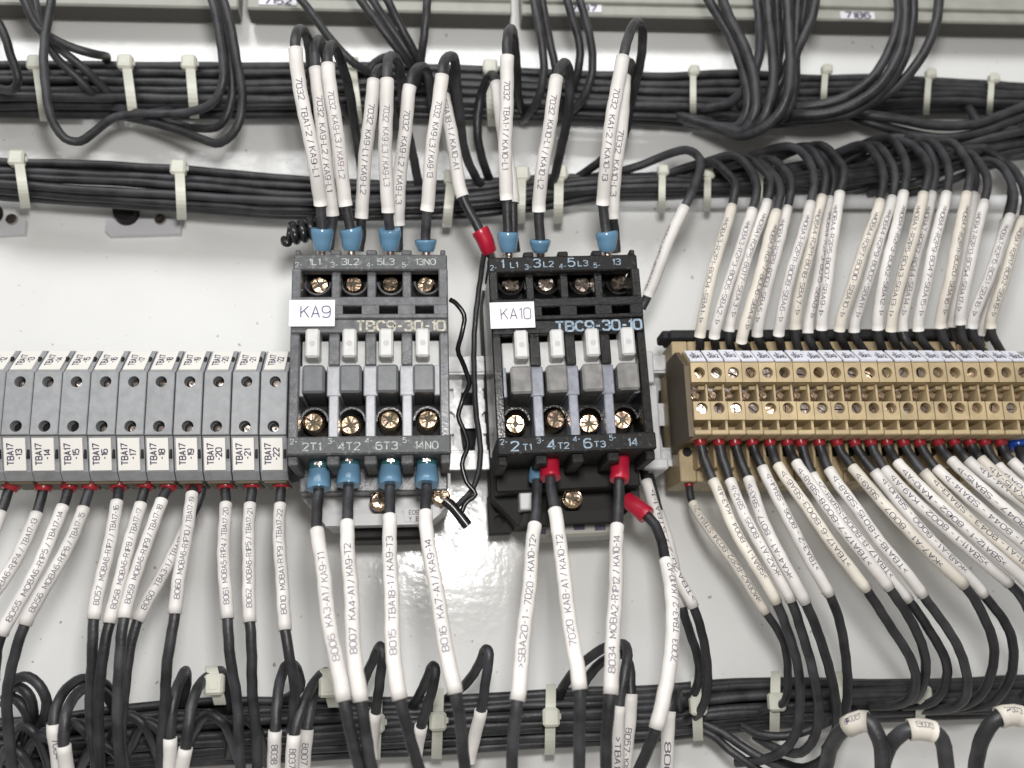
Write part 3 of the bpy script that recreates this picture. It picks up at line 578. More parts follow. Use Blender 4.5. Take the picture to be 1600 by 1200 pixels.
uw([(666, 394, 50), (666, 368, 52), (667, 329, 56), (674, 250, 63), (682, 180, 68), (691, 118, 71), (694, 98, 70), (703, 88, 64), (712, 100, 54), (716, 160, 44), (724, 225, 34), (742, 275, 24), (760, 300, 14)], '7032  KA9-L3 / KA9-13', end=('blue', 3.6, 3.0, 3.15), tr=(.2, .75))
uw([(766, 394, 42), (757, 374, 44), (723, 308, 48), (712, 250, 50), (702, 195, 52), (694, 150, 52), (692, 120, 48), (698, 105, 38), (706, 130, 26), (712, 165, 14)], 'TBA18-1 / KA10-A1', end=('red', 7.6, 2.6, 2.7), tr=(.08, .75), label='sleeved wire ending in a tilted red lug between the two contactors')
uw([(795, 394, 50), (794, 366, 52), (791, 312, 56), (790, 240, 63), (791, 160, 68), (793, 88, 72), (793, 60, 72), (797, 45, 64), (803, 56, 52), (806, 100, 38), (810, 150, 24), (818, 178, 12)], '7032  TBA1-1 / KA10-L1', end=('blue', 6.0, 2.9, 3.1), tr=(.18, .78))
uw([(806, 394, 46), (803, 372, 47), (801, 318, 49), (792, 240, 50), (780, 170, 50), (776, 130, 50), (772, 118, 47), (762, 122, 40), (751, 150, 34), (747, 215, 28), (758, 265, 20), (775, 296, 12)], None, label='wire with a plain sleeve half hidden behind the first wire of the black contactor', sl=(2, 5))
uw([(845, 394, 50), (844, 372, 52), (841, 330, 56), (849, 260, 63), (860, 185, 68), (871, 121, 71), (875, 106, 69), (882, 98, 63), (890, 112, 54), (887, 180, 44), (874, 245, 32), (858, 296, 20), (840, 312, 10)], '7032  KA10-L1 / KA10-L2', end=('blue', 3.8, 2.9, 3.05), tr=(.15, .82))
uw([(950, 394, 50), (948, 364, 52), (942, 319, 56), (948, 250, 64), (960, 165, 70), (973, 89, 74), (982, 58, 72), (994, 36, 66), (1003, 48, 58), (1001, 95, 48), (990, 145, 36), (978, 190, 22), (975, 210, 12)], '7032  KA1-2 / KA10-13', end=('blue', 6.0, 3.1, 3.3), tr=(.22, .82), rs=2.05)
uw([(962, 394, 47), (960, 366, 48), (957, 342, 51), (962, 270, 56), (970, 200, 60), (977, 120, 62), (980, 105, 60), (984, 98, 54), (985, 120, 42), (975, 210, 28), (940, 250, 22), (900, 280, 14)], '7032  KA10-L3', label='sleeved wire printed KA10-L3 tucked behind the tallest wire of the black contactor', tr=(.4, .85), th=1.6)
# ------------------------------------------------------------------ wires below the contactors
g2 = 'sleeved wires below the contactors'
def lw(pts, text, label=None, **k):
    kw = dict(r=1.5, rs=1.92, th=1.62, sl=(2, 5), tr=(0.22, 0.92)); kw.update(k)
    return wire(pts, label or f'black wire with white sleeve printed {text}', g2, text=text, **kw)
LBB = ('blue', 8.6, 3.0, 3.3)
lw([(498, 718, 53), (497, 770, 54), (496, 828, 60), (506, 905, 68), (519, 1000, 76), (538, 1096, 80), (550, 1150, 78), (570, 1240, 70)], '8006  KA3-A1 / KA9-T1', end=LBB, tr=(.19, .82), ink='ink_faded')
lw([(548, 712, 53), (545, 762, 54), (542, 816, 60), (547, 900, 68), (552, 1000, 76), (563, 1097, 80), (572, 1150, 78), (590, 1240, 70)], '8007  KA4-A1 / KA9-T2', end=LBB, tr=(.22, .84))
lw([(611, 712, 53), (610, 760, 54), (608, 807, 60), (610, 880, 68), (613, 985, 76), (624, 1093, 80), (640, 1150, 76), (668, 1240, 68)], '8015  TBA18-1 / KA9-T3', end=LBB, tr=(.20, .84))
lw([(668, 712, 53), (667, 756, 54), (664, 801, 60), (675, 880, 68), (692, 985, 76), (711, 1084, 80), (720, 1140, 76), (732, 1240, 68)], '8016  KA7-A1 / KA9-14', end=LBB, tr=(.19, .80))
lw([(842, 716, 48), (839, 765, 50), (835, 820, 55), (828, 900, 66), (818, 1000, 76), (808, 1095, 80), (803, 1150, 78), (798, 1240, 72)], '>SBA20-1 - 7020 - KA10-T2>', end=('blue', 7.0, 2.2, 2.4), tr=(.14, .9))
lw([(858, 706, 53), (860, 752, 55), (868, 797, 60), (878, 880, 68), (892, 980, 76), (905, 1078, 80), (906, 1140, 78), (906, 1240, 72)], '7020  KA8-A1 / KA10-T2', end=('red', 8.0, 2.6, 2.9), tr=(.2, .82))
lw([(972, 706, 53), (967, 755, 55), (965, 822, 60), (962, 900, 68), (958, 1000, 75), (953, 1085, 78), (949, 1140, 76), (946, 1240, 70)], '8034  MOBA2-R1P12 / KA10-14', end=('red', 9.0, 2.7, 2.7), tr=(.1, .9))
lw([(978, 778, 40), (1022, 820, 44), (1041, 876, 52), (1050, 950, 60), (1047, 1040, 66), (1024, 1138, 68), (1008, 1180, 64), (985, 1240, 58)], '7003  TBA3-2 / KA10-A2', end=('red', 8.4, 2.6, 2.7), tr=(.35, .95), rs=1.95, r=1.5, ang=-.5)
lw([(1003, 722, 30), (1006, 738, 32), (1011, 752, 34), (1032, 830, 40), (1058, 900, 44), (1083, 949, 44), (1100, 1000, 40), (1105, 1060, 32), (1098, 1105, 24), (1075, 1125, 16), (1020, 1128, 12)], '>TBA20-2 / STBA1-1>', label='thin sleeved wire behind the tilted red lug below the black contactor', r=1.35, rs=1.7, tr=(.05, .9), th=1.3, ang=-.6)
lw([(1010, 725, 26), (1016, 745, 27), (1030, 800, 30), (1045, 850, 33), (1058, 905, 36), (1067, 950, 38), (1078, 990, 34), (1090, 1030, 30), (1091, 1065, 22), (1078, 1096, 16), (1050, 1110, 10)], None, label='wire with a plain sleeve mostly hidden right of the tilted red lug wire', r=1.35, rs=1.6)
# ------------------------------------------------------------------ wires below the grey blocks
g3 = 'sleeved wires below the grey terminal blocks'
def tw(pts, text, label=None, **k):
    kw = dict(r=1.42, rs=1.78, th=1.36, sl=(2, 4), tr=(0.1, 0.93), end=('ferrule', 3.6, 2.5, 2.3)); kw.update(k)
    return wire(pts, label or f'black wire with white sleeve printed {text}', g3, text=text, **kw)
tw([(22, 748, 38), (12, 768, 38), (2, 800, 40), (-30, 880, 46), (-80, 980, 50), (-110, 1060, 40)], None, label='leftmost wire below the grey blocks, cut off by the frame')
tw([(70, 748, 38), (66, 768, 38), (58, 802, 40), (22, 880, 47), (-50, 985, 52), (-80, 1060, 44)], '8054  MOBA6-R1P4 / TBA17-13', tr=(.1, .93))
tw([(110, 748, 38), (106, 766, 38), (98, 792, 40), (62, 880, 48), (3, 992, 52), (-8, 1040, 46), (-14, 1120, 38), (-14, 1230, 30)], '8055  MOBA6-R1P5 / TBA17-14')
tw([(146, 747, 38), (140, 766, 38), (131, 794, 40), (92, 880, 48), (38, 977, 52), (22, 1025, 50), (12, 1080, 44), (14, 1150, 38), (20, 1230, 34)], '8056  MOBA6-R1P6 / TBA17-15')
tw([(187, 746, 38), (186, 764, 38), (184, 785, 40), (166, 870, 48), (147, 968, 52), (143, 1040, 50), (142, 1120, 44), (152, 1230, 38)], '8057  MOBA6-R1P7 / TBA17-16')
tw([(228, 746, 38), (225, 764, 38), (219, 788, 40), (196, 875, 48), (170, 975, 53), (160, 1040, 52), (153, 1110, 48), (158, 1230, 42)], '8058  MOBA6-R1P8 / TBA17-17')
tw([(266, 746, 38), (261, 764, 38), (252, 782, 40), (222, 870, 48), (193, 966, 54), (186, 1040, 53), (184, 1120, 50), (190, 1230, 44)], '8059  MOBA6-R1P9 / TBA17-18')
tw([(304, 745, 38), (303, 760, 38), (301, 773, 41), (287, 860, 50), (272, 960, 55), (263, 1030, 54), (256, 1110, 48), (251, 1230, 42)], '8060  MOBA6-R1P10 / TBA17-19')
tw([(316, 745, 34), (313, 775, 33), (295, 818, 34), (262, 880, 38), (216, 970, 44), (202, 1020, 44), (194, 1080, 42), (190, 1150, 36), (200, 1230, 30)], '8060  TBA3-1 / TBA17-19', label='sleeved wire crossing behind the TBA17-19 wire below the grey blocks', end=('deepblue', 2.6, 1.9, 1.9))
tw([(352, 745, 38), (352, 764, 38), (352, 788, 40), (350, 875, 48), (355, 967, 53), (361, 1030, 52), (369, 1090, 48), (378, 1230, 42)], '8061  MOBA5-R1P4 / TBA17-20')
tw([(394, 745, 38), (393, 764, 38), (391, 788, 40), (388, 875, 48), (391, 972, 53), (393, 1040, 52), (397, 1110, 48), (404, 1230, 42)], '8062  MOBA6-R1P5 / TBA17-21')
tw([(438, 744, 38), (438, 764, 38), (437, 789, 40), (438, 880, 50), (447, 985, 56), (453, 1030, 56), (460, 1075, 52), (458, 1120, 48), (456, 1147, 46)], '8010  MOBA1-R1P9 / TBA17-22')
# ------------------------------------------------------------------ wires above the beige blocks
g4 = 'sleeved wires above the beige terminal blocks'
SU = [  # (top x, top y, bottom x, bottom y, text, depth offset)
 (1143, 322, 1093, 526, '>MOBA3-R2P1-8004-SBA1-1>', 0), (1176, 328, 1116, 527, '>MOBA3-R2P3-8005-SBA2-1>', 1), (1198, 315, 1139, 517, '>MOBA1-R2P5-8017-SBA3-1>', -1),
 (1213, 331, 1159, 534, '>MOBA3-R2P7-8006-SBA4-1>', 2), (1231, 325, 1184, 525, '>MOBA3-R2P9-8003-SBA5-1>', 0), (1267, 318, 1216, 524, '>MOBA3-R2P11-8008-SBA6-1>', 2),
 (1284, 308, 1241, 514, '>MOBA4-R2P1-8018-SBA7-1>', 0), (1297, 311, 1263, 521, '>MOBA4-R2P3-8015-SBA8-1>', -3), (1312, 302, 1284, 515, '>MOBA4-R2P5-8007-SBA9-1>', 2),
 (1375, 315, 1312, 517, '>MOBA4-R2P7-8000-SBA10-1>', 3), (1393, 310, 1335, 518, '>MOBA4-R2P9-8002-SBA11-1>', 1), (1412, 302, 1370, 515, '>MOBA7-R2P3-8062-SBA12-1>', 2),
 (1444, 303, 1392, 517, '>MOBA7-R2P5-8043-SBA13-1>', 2), (1456, 303, 1411, 518, '>MOBA7-R2P7-8044-SBA14-1>', -5), (1478, 303, 1435, 517, '>MOBA7-R2P9-8047-SBA15-1>', 1),
 (1510, 303, 1470, 511, '>MOBA7-R2P11-8020-SBA16-1>', 3), (1537, 316, 1501, 506, '>MOBA7-R2P13-8054-SBA17-1>', 2), (1578, 338, 1519, 512, '>MOBA7-R2P15-8051-SBA18-1>', 2), (1597, 342, 1548, 512, '>MOBA7-R2P17-8052-SBA19-1>', 1)]
ENVX = [1000, 1080, 1130, 1165, 1200, 1250, 1300, 1355, 1400, 1450, 1500, 1560, 1640]; ENVY = [262, 236, 242, 240, 240, 226, 217, 216, 212, 208, 220, 238, 262]
def interp(x, X, Y):
    if x <= X[0]: return Y[0]
    for a, b, c, d in zip(X, X[1:], Y, Y[1:]):
        if x <= b: return c + (d - c) * (x - a) / (b - a)
    return Y[-1]
for k, (tx, ty, bx, by, txt, dd) in enumerate(SU):
    tb = 1095 + 26.75 * k; ex = bx - (bx - tb) * .8
    dS = 46 + dd; ya = interp(tx - 14, ENVX, ENVY) + random.uniform(2, 12); back = random.uniform(.85, 1.15)
    bow = random.uniform(-2, 3)
    pts = [(ex - 1, 556, 36), (ex + (bx - ex) * .6, 540, 40), (bx, by, 43 + dd * .4), ((tx * .42 + bx * .58) - 3 + bow, ty * .42 + by * .58, dS + 3), ((tx * .75 + bx * .25) - 1 + bow * .5, ty * .75 + by * .25, dS + 3), (tx, ty, dS)]
    pts += [(tx + 6, ty - 34, dS - 2), (tx - 5, ya + 20, dS - 7), (tx - 30 * back, ya, dS - 14), (tx - 72 * back, ya + 10, dS - 22), (tx - 130 * back, max(ya + 34, 262), 16), (tx - 200 * back, max(ya + 50, 282 - .01 * tx), 11 + k % 3 * 2)]
    wire(pts, f'{NUM[k]} sleeved wire from the left above the beige terminals', g4, r=1.38, rs=1.72, sl=(2, 5), text=txt, tr=(.14, .9), th=1.3, ang=(k % 4 - 1.2) * .28, smat='sleeve' if k % 3 else 'sleeve_old')
wire([(1003, 482, 36), (1008, 470, 37), (1012, 462, 38), (1030, 415, 42), (1050, 365, 45), (1069, 323, 46), (1082, 298, 45), (1094, 268, 42), (1090, 244, 36), (1072, 234, 30), (1040, 243, 24), (990, 262, 18), (930, 276, 12), (880, 288, 10)], 'wire with a greyish leaning sleeve right of the black contactor', g4, r=1.45, rs=1.85, sl=(2, 5), text='>MOBA2-R1P12-8034-KA10>', tr=(.25, .95), th=.9, ang=-.9)
wire([(1500, 560, 28), (1497, 535, 30), (1490, 510, 33), (1500, 440, 37), (1512, 370, 38), (1520, 305, 36), (1523, 280, 34), (1512, 250, 30), (1480, 235, 24), (1420, 250, 16), (1340, 275, 11)], 'wire with a plain wide sleeve behind the seventeenth beige terminal', g4, r=1.6, rs=2.4, sl=(2, 5))
wire([(1535, 560, 28), (1533, 540, 30), (1531, 524, 33), (1545, 460, 37), (1560, 390, 38), (1572, 345, 36), (1580, 310, 34), (1575, 265, 30), (1545, 236, 24), (1500, 232, 16), (1440, 250, 11)], 'wire with a plain sleeve behind the rightmost sleeved pair', g4, r=1.4, rs=1.75, sl=(2, 5))
# ------------------------------------------------------------------ wires below the beige blocks
g5 = 'sleeved wires below the beige terminal blocks'
SLW = [  # ferrule x, sleeve top, sleeve end, then black run
 (1092, (1114, 750), (1213, 941), [(1232, 987), (1246, 1040), (1250, 1090), (1246, 1140), (1225, 1172), (1190, 1188), (1150, 1192)], '>SBA1-1 - 8004 - KA3-A1>'),
 (1120, (1141, 751), (1237, 939), [(1257, 1000), (1272, 1062), (1280, 1110), (1274, 1150), (1250, 1176), (1215, 1170), (1180, 1150)], '>KA2-A1 - 8005 - SBA2-1>'),
 (1147, (1169, 748), (1258, 942), [(1282, 1000), (1298, 1050), (1306, 1100), (1304, 1150), (1288, 1185), (1255, 1200), (1215, 1190)], '>KA4-A1 - 8017 - SBA3-1>'),
 (1173, (1191, 730), (1296, 930), [(1312, 975), (1322, 1025), (1325, 1070), (1320, 1112), (1308, 1145), (1290, 1170)], '>TBA3-2 - 8006 - SBA4-1>'),
 (1201, (1216, 727), (1353, 922), [(1390, 975), (1420, 1025), (1431, 1062), (1425, 1088), (1405, 1100), (1360, 1104)], '>TBA17-6-8003-SBA6-1>'),
 (1228, (1245, 723), (1389, 919), [(1420, 963), (1440, 1005), (1446, 1042), (1440, 1075), (1428, 1092), (1400, 1098)], '>TBA17-7-8008-SBA8-1>'),
 (1249, (1269, 742), (1419, 938), [(1450, 980), (1472, 1020), (1480, 1050), (1472, 1082), (1450, 1100), (1410, 1104)], '>TBA17-8-8009-SBA8-2>'),
 (1277, (1296, 733), (1443, 931), [(1475, 975), (1500, 1018), (1512, 1062), (1506, 1092), (1482, 1107), (1440, 1110)], '>TBA18-1-8015-SBA8-1>'),
 (1303, (1333, 730), (1506, 916), [(1532, 952), (1550, 995), (1551, 1040), (1538, 1080), (1512, 1100), (1470, 1108)], '>KA7-A1 - 8007 - SBA9-1>'),
 (1331, (1366, 737), (1538, 930), [(1567, 967), (1582, 1007), (1582, 1050), (1565, 1082), (1545, 1100), (1500, 1108)], '>KA8-A1 - 8000 - SBA10-1>'),
 (1356, (1383, 732), (1577, 912), [(1605, 950), (1625, 1000), (1620, 1060), (1600, 1090)], '>SBA11-1 - 8002 - KA9-A1>'),
 (1384, (1402, 722), (1610, 915), [(1640, 960), (1650, 1020)], '>SBA12-1 - 8062 - KA10-A1>'),
 (1408, (1442, 737), (1660, 935), [(1700, 990)], '>KA11-A1 - 8043 - SBA13-1>'), (1434, (1462, 731), (1690, 925), [(1730, 980)], '>KA12-A1 - 8044 - SBA14-1>'),
 (1461, (1487, 718), (1720, 915), [(1760, 960)], '>KA13-A1 - 8047 - SBA15-1>'), (1486, (1512, 718), (1750, 905), [(1790, 950)], '>SBA16-1 - 8020 - KA14-A1>'),
 (1512, (1532, 717), (1770, 900), [(1810, 950)], '>SBA17-1 - 8054 - KA15-A1>'), (1534, (1560, 728), (1790, 900), [(1830, 950)], '>SBA18-1 - 8051 - TBA1>'), (1560, (1580, 720), (1800, 890), [(1840, 930)], '>SBA19-1 - 8052 - TBA1>')]
for k, (fx_, (sx, sy), (ex, ey), run, txt) in enumerate(SLW):
    d0 = 40; bow = random.uniform(1, 6); n = len(run); dS = 50 + (k % 3) * 2.5
    pts = [(fx_, 679, d0 + 3), (fx_ + (sx - fx_) * .42, 684 + (sy - 684) * .5, d0 + 3), (sx, sy, 45), (sx + (ex - sx) * .33 - bow, sy + (ey - sy) * .33 + bow * .5, dS), (sx + (ex - sx) * .67 - bow * .6, sy + (ey - sy) * .67 + bow * .3, dS + 2), (ex, ey, dS)]
    for j, (x, y) in enumerate(run): pts.append((x, y, dS - 2 - (dS - 18) * ((j + 1) / n) ** 1.3 if n > 3 else dS - 3))
    wire(pts, f'{NUM[k]} red-tipped sleeved wire from the left below the beige terminals', g5, r=1.4, rs=1.66, sl=(2, 5), text=txt, tr=(.2, .92), th=1.35, ang=(k % 3 - 1) * .3 - .15, end=('ferrule', 3.4, 1.75, 1.7), smat='sleeve' if k % 4 else 'sleeve_old')
wire([(1588, 678, 40), (1594, 705, 42), (1606, 740, 45), (1650, 800, 48)], 'wire with a thick blue ferrule at the right end of the beige row', g5, r=1.6, end=('deepblue', 5.0, 2.9, 2.9))
wire([(1075, 750, 26), (1077, 768, 27), (1082, 785, 28), (1110, 830, 33), (1150, 885, 37), (1198, 958, 38), (1222, 1000, 36), (1232, 1050, 30), (1225, 1095, 24), (1190, 1110, 16), (1130, 1118, 11)], 'thin wire with a grey-brown sleeve leaving the lowest deck beside the shade-brown end plate', g5, r=1.2, rs=1.5, sl=(2, 5), text='>MOBA2-R2P2-8034-STBA1-2>', tr=(.1, .95), th=1.3, ang=-.2, end=('ferrule', 2.4, 1.5, 1.4), smat='sleeve_old')
# ------------------------------------------------------------------ tied bundles
def bundle(name, X, T, B, layers, r, label, d0, group, xs, wob=0.6):
    """layers: list of (count, depth, inset); each strand its own wire"""
    n_all = 0
    for (cnt, dep, inset) in layers:
        for j in range(cnt):
            f = inset + (1 - 2 * inset) * (j + .5) / cnt; ph = random.uniform(0, 6.28); fr = random.uniform(.004, .009); am = random.uniform(.4, 1.4) * wob * 4
            pts = []
            for x in xs:
                t, b = interp(x, X, T), interp(x, X, B)
                bul = math.sin(math.pi * min(1, max(0, f))) if dep > 0 else 0
                pts.append((x, t + (b - t) * f + am * math.sin(x * fr + ph), d0 + dep * bul + .7 * math.sin(x * fr * 1.7 + ph * 2)))
            wire(pts, label % NUM[n_all], group, r=r * random.uniform(.93, 1.05)); n_all += 1
def tie(px, ytop, ybot, dmid, rad_d, label, lean=0, head=(0.0, 1.0), group='nylon cable ties', hs=1.0, tail=True):
    """nylon band drawn tight round a bundle, head on its front"""
    c = P(px + lean / 2, (ytop + ybot) / 2, dmid); o = thing('cable_tie', c, label, 'cable tie', group)
    ym, yh = (ytop + ybot) / 2, (ybot - ytop) / 2; n = 40; w = 1.55 * hs; mb = MB(); vs = []
    def pt(t, off):
        f = math.cos(t); d = dmid + (rad_d + off) * f if f > 0 else max(.4, dmid + (dmid - .8) * f * .9)
        return P(px + lean * (.5 - .5 * math.sin(t)), ym - (yh + 3 + off * 4.6) * math.sin(t), d)
    for i in range(n):
        t = 2 * math.pi * i / n; a, b = pt(t, 0), pt(t, 1.0)
        vs += [a - Vector((w, 0, 0)), a + Vector((w, 0, 0)), b + Vector((w, 0, 0)), b - Vector((w, 0, 0))]
    fs = []
    for i in range(n):
        j = (i + 1) % n
        for k in range(4): fs.append((i * 4 + k, i * 4 + (k + 1) % 4, j * 4 + (k + 1) % 4, j * 4 + k))
    mb.add(vs, fs).build('strap', 'nylon', o)
    t = math.radians(52) if head[1] >= 1 else math.radians(4)
    q = pt(t, .6); s = 2.5 * hs; hb = MB(); hb.box(q.x - s, q.x + s, -q.y - .5, -q.y + 3.0, q.z - s * 1.05, q.z + s * 1.05, .7); ho = hb.build('head', 'nylon', o)
    pk = MB(); pk.box(q.x - s * .45, q.x + s * .45, -q.y + 2.8, -q.y + 3.1, q.z - s * .5, q.z + s * .35, .1); pk.build('pawl_window', 'nylon', ho)
    if tail: tb = MB(); tb.box(q.x + s * .4, q.x + s * 1.25, -q.y + .2, -q.y + 1.2, q.z - s * .3, q.z + s * .4, .3); tb.build('tail_stub', 'nylon', ho)
    return o
# upper bundle
UX = [-60, 0, 150, 400, 600, 820, 1000, 1150, 1250, 1400, 1500, 1660]; UT = [96, 95, 93, 97, 99, 106, 112, 106, 116, 120, 128, 138]; UB = [180, 181, 184, 187, 188, 192, 196, 205, 196, 176, 172, 180]
XS = list(range(-60, 1730, 110))
bundle('upper', UX, UT, UB, [(7, 9, .01), (6, 0, .04)], 1.6, '%s wire from the top of the upper tied bundle', 9, 'wires of the upper tied bundle', XS, .6)
# middle bundle, left run on the white rod
LX = [-60, 0, 150, 300, 450, 600, 750, 850, 950, 1100, 1250, 1400, 1550, 1700]; LT = [248, 250, 253, 260, 273, 283, 279, 272, 272, 268, 262, 238, 212, 186]; LBm = [306, 311, 325, 336, 346, 346, 338, 325, 306, 302, 300, 286, 252, 226]
bundle('middle', LX, LT, LBm, [(6, 8, .01), (6, 0, .04)], 1.42, '%s wire from the top of the middle tied bundle', 13, 'wires of the middle tied bundle', list(range(-60, 1750, 100)), .55)
# bottom bundle
BX = [-60, 0, 80, 200, 300, 450, 700, 820, 1050, 1120, 1200, 1400, 1660]; BT = [1125, 1122, 1118, 1104, 1094, 1090, 1086, 1081, 1074, 1064, 1060, 1062, 1058]; BB = [1226, 1222, 1216, 1208, 1200, 1190, 1173, 1166, 1156, 1147, 1140, 1124, 1112]
bundle('bottom', BX, BT, BB, [(9, 7, .0), (8, 0, .03)], 1.5, '%s wire from the top of the bottom tied bundle', 8, 'wires of the bottom tied bundle', XS, .9)
# white rod behind the middle bundle and its clips
rd = MB(); rp = [P(780, 316, 9), P(1000, 313, 9), P(1300, 318, 9), P(1680, 330, 9)]; a0, a1 = rp[0], rp[-1]; zr = (rp[1].z)
sweep(rd, [Vector((a0.x, -9, zr)), Vector((a1.x, -9, zr))], 2.6, 16); o = rd.build('support_rod', 'rod', None, Vector((a0.x, -9, zr))); tag(o, 'white horizontal rod behind the middle bundle, right of the contactor wires', 'rod')
def clip(px, py, w, label):
    c = P(px, py, 4); o = thing('rod_clip', (c.x, 0, c.z), label, 'clip', 'clips under the middle bundle')
    m = MB(); m.plate([(c.x - w, c.z + 3), (c.x - w, c.z - 1.6), (c.x - w + 1.6, c.z - 3.2), (c.x + w, c.z - 2.4), (c.x + w, c.z + 3)], .05, 2.6); m.build('plate', 'clip', o)
    m = MB(); m.cyl((c.x - w * .45, -2.6, c.z + 4.6), (0, -1, 0), 4.2, 3.8, 4, 20); m.build('boss', 'well', o)
    m = MB(); m.cyl((c.x + w * .45, -2.6, c.z + 2.6), (0, -1, 0), 2.0, 1.8, 1.0, 14); m.build('screw', 'screw_silver', o)
clip(222, 352, 12.5, 'pale grey clip plate under the middle bundle left of the grey contactor'); clip(-2, 352, 8, 'pale grey clip at the left edge under the middle bundle')
for px, yt, yb, ln, lab in ((56, 98, 182, 14, 'cable tie at the left edge of the upper bundle'), (196, 96, 188, 14, 'cable tie on the upper bundle, second from the left'), (296, 98, 178, 8, 'cable tie on the upper bundle, third from the left'), (548, 100, 186, 12, 'cable tie on the upper bundle behind the grey contactor wires'), (765, 104, 190, 4, 'cable tie on the upper bundle left of the black contactor wires'),
        (1083, 112, 176, 0, 'small cable tie on the upper bundle right of the black contactor wires'), (1290, 112, 160, -4, 'cable tie on the upper bundle right of the dark wire cluster'), (1452, 118, 172, -5, 'cable tie on the upper bundle, second from the right edge'), (1550, 126, 172, -4, 'cable tie on the upper bundle nearest the right edge')):
    tie(px, yt, yb, 10, 12.2, lab, ln, hs=.72 if px > 1000 else 1.0)
for px, yt, yb, ln, lab in ((28, 248, 318, 12, 'cable tie on the middle bundle at the left edge'), (280, 262, 336, 4, 'cable tie on the middle bundle left of the grey contactor'), (706, 278, 348, -8, 'cable tie on the middle bundle between the contactors'), (815, 272, 342, -2, 'cable tie on the middle bundle just right of the first black contactor wire'), (874, 270, 342, -2, 'cable tie on the middle bundle between two black contactor wires'),
        (1035, 268, 326, -1, 'cable tie on the white rod left of the beige terminal wires'), (1106, 274, 322, -1, 'cable tie on the white rod, second right of the black contactor'), (1188, 272, 322, -3, 'cable tie on the white rod behind the third beige terminal wire')):
    tie(px, yt, yb, 13, 11.6, lab, ln, hs=.75 if px > 1000 else 1.0)
for px, yt, yb, ln, hd, lab in ((861, 1076, 1172, -2, .5, 'cable tie on the bottom bundle below the black contactor'), (686, 1082, 1178, -4, .5, 'cable tie on the bottom bundle right of the TBA18-1 wire'), (590, 1086, 1180, -4, .5, 'cable tie on the bottom bundle behind the TBA18-1 wire'), (1087, 1062, 1150, 4, .5, 'cable tie on the bottom bundle behind the hanging black loops'), (1212, 1056, 1144, -2, .5, 'cable tie on the bottom bundle under the beige terminal wires'), (1312, 1056, 1120, -2, .5, 'cable tie on the bottom bundle, second from the right edge'), (1440, 1058, 1118, -2, .5, 'cable tie on the bottom bundle nearest the right edge')):
    tie(px, yt, yb, 9, 10.2, lab, ln, (0, hd))
for px, py, lab in ((330, 1074, 'clear tie head holding a short loop, lower left'), (508, 1078, 'clear tie head holding a short loop below the grey contactor')):
    tie(px, py - 26, py + 20, 36, 4.5, lab, 14, (0, .5), hs=1.05, tail=False)
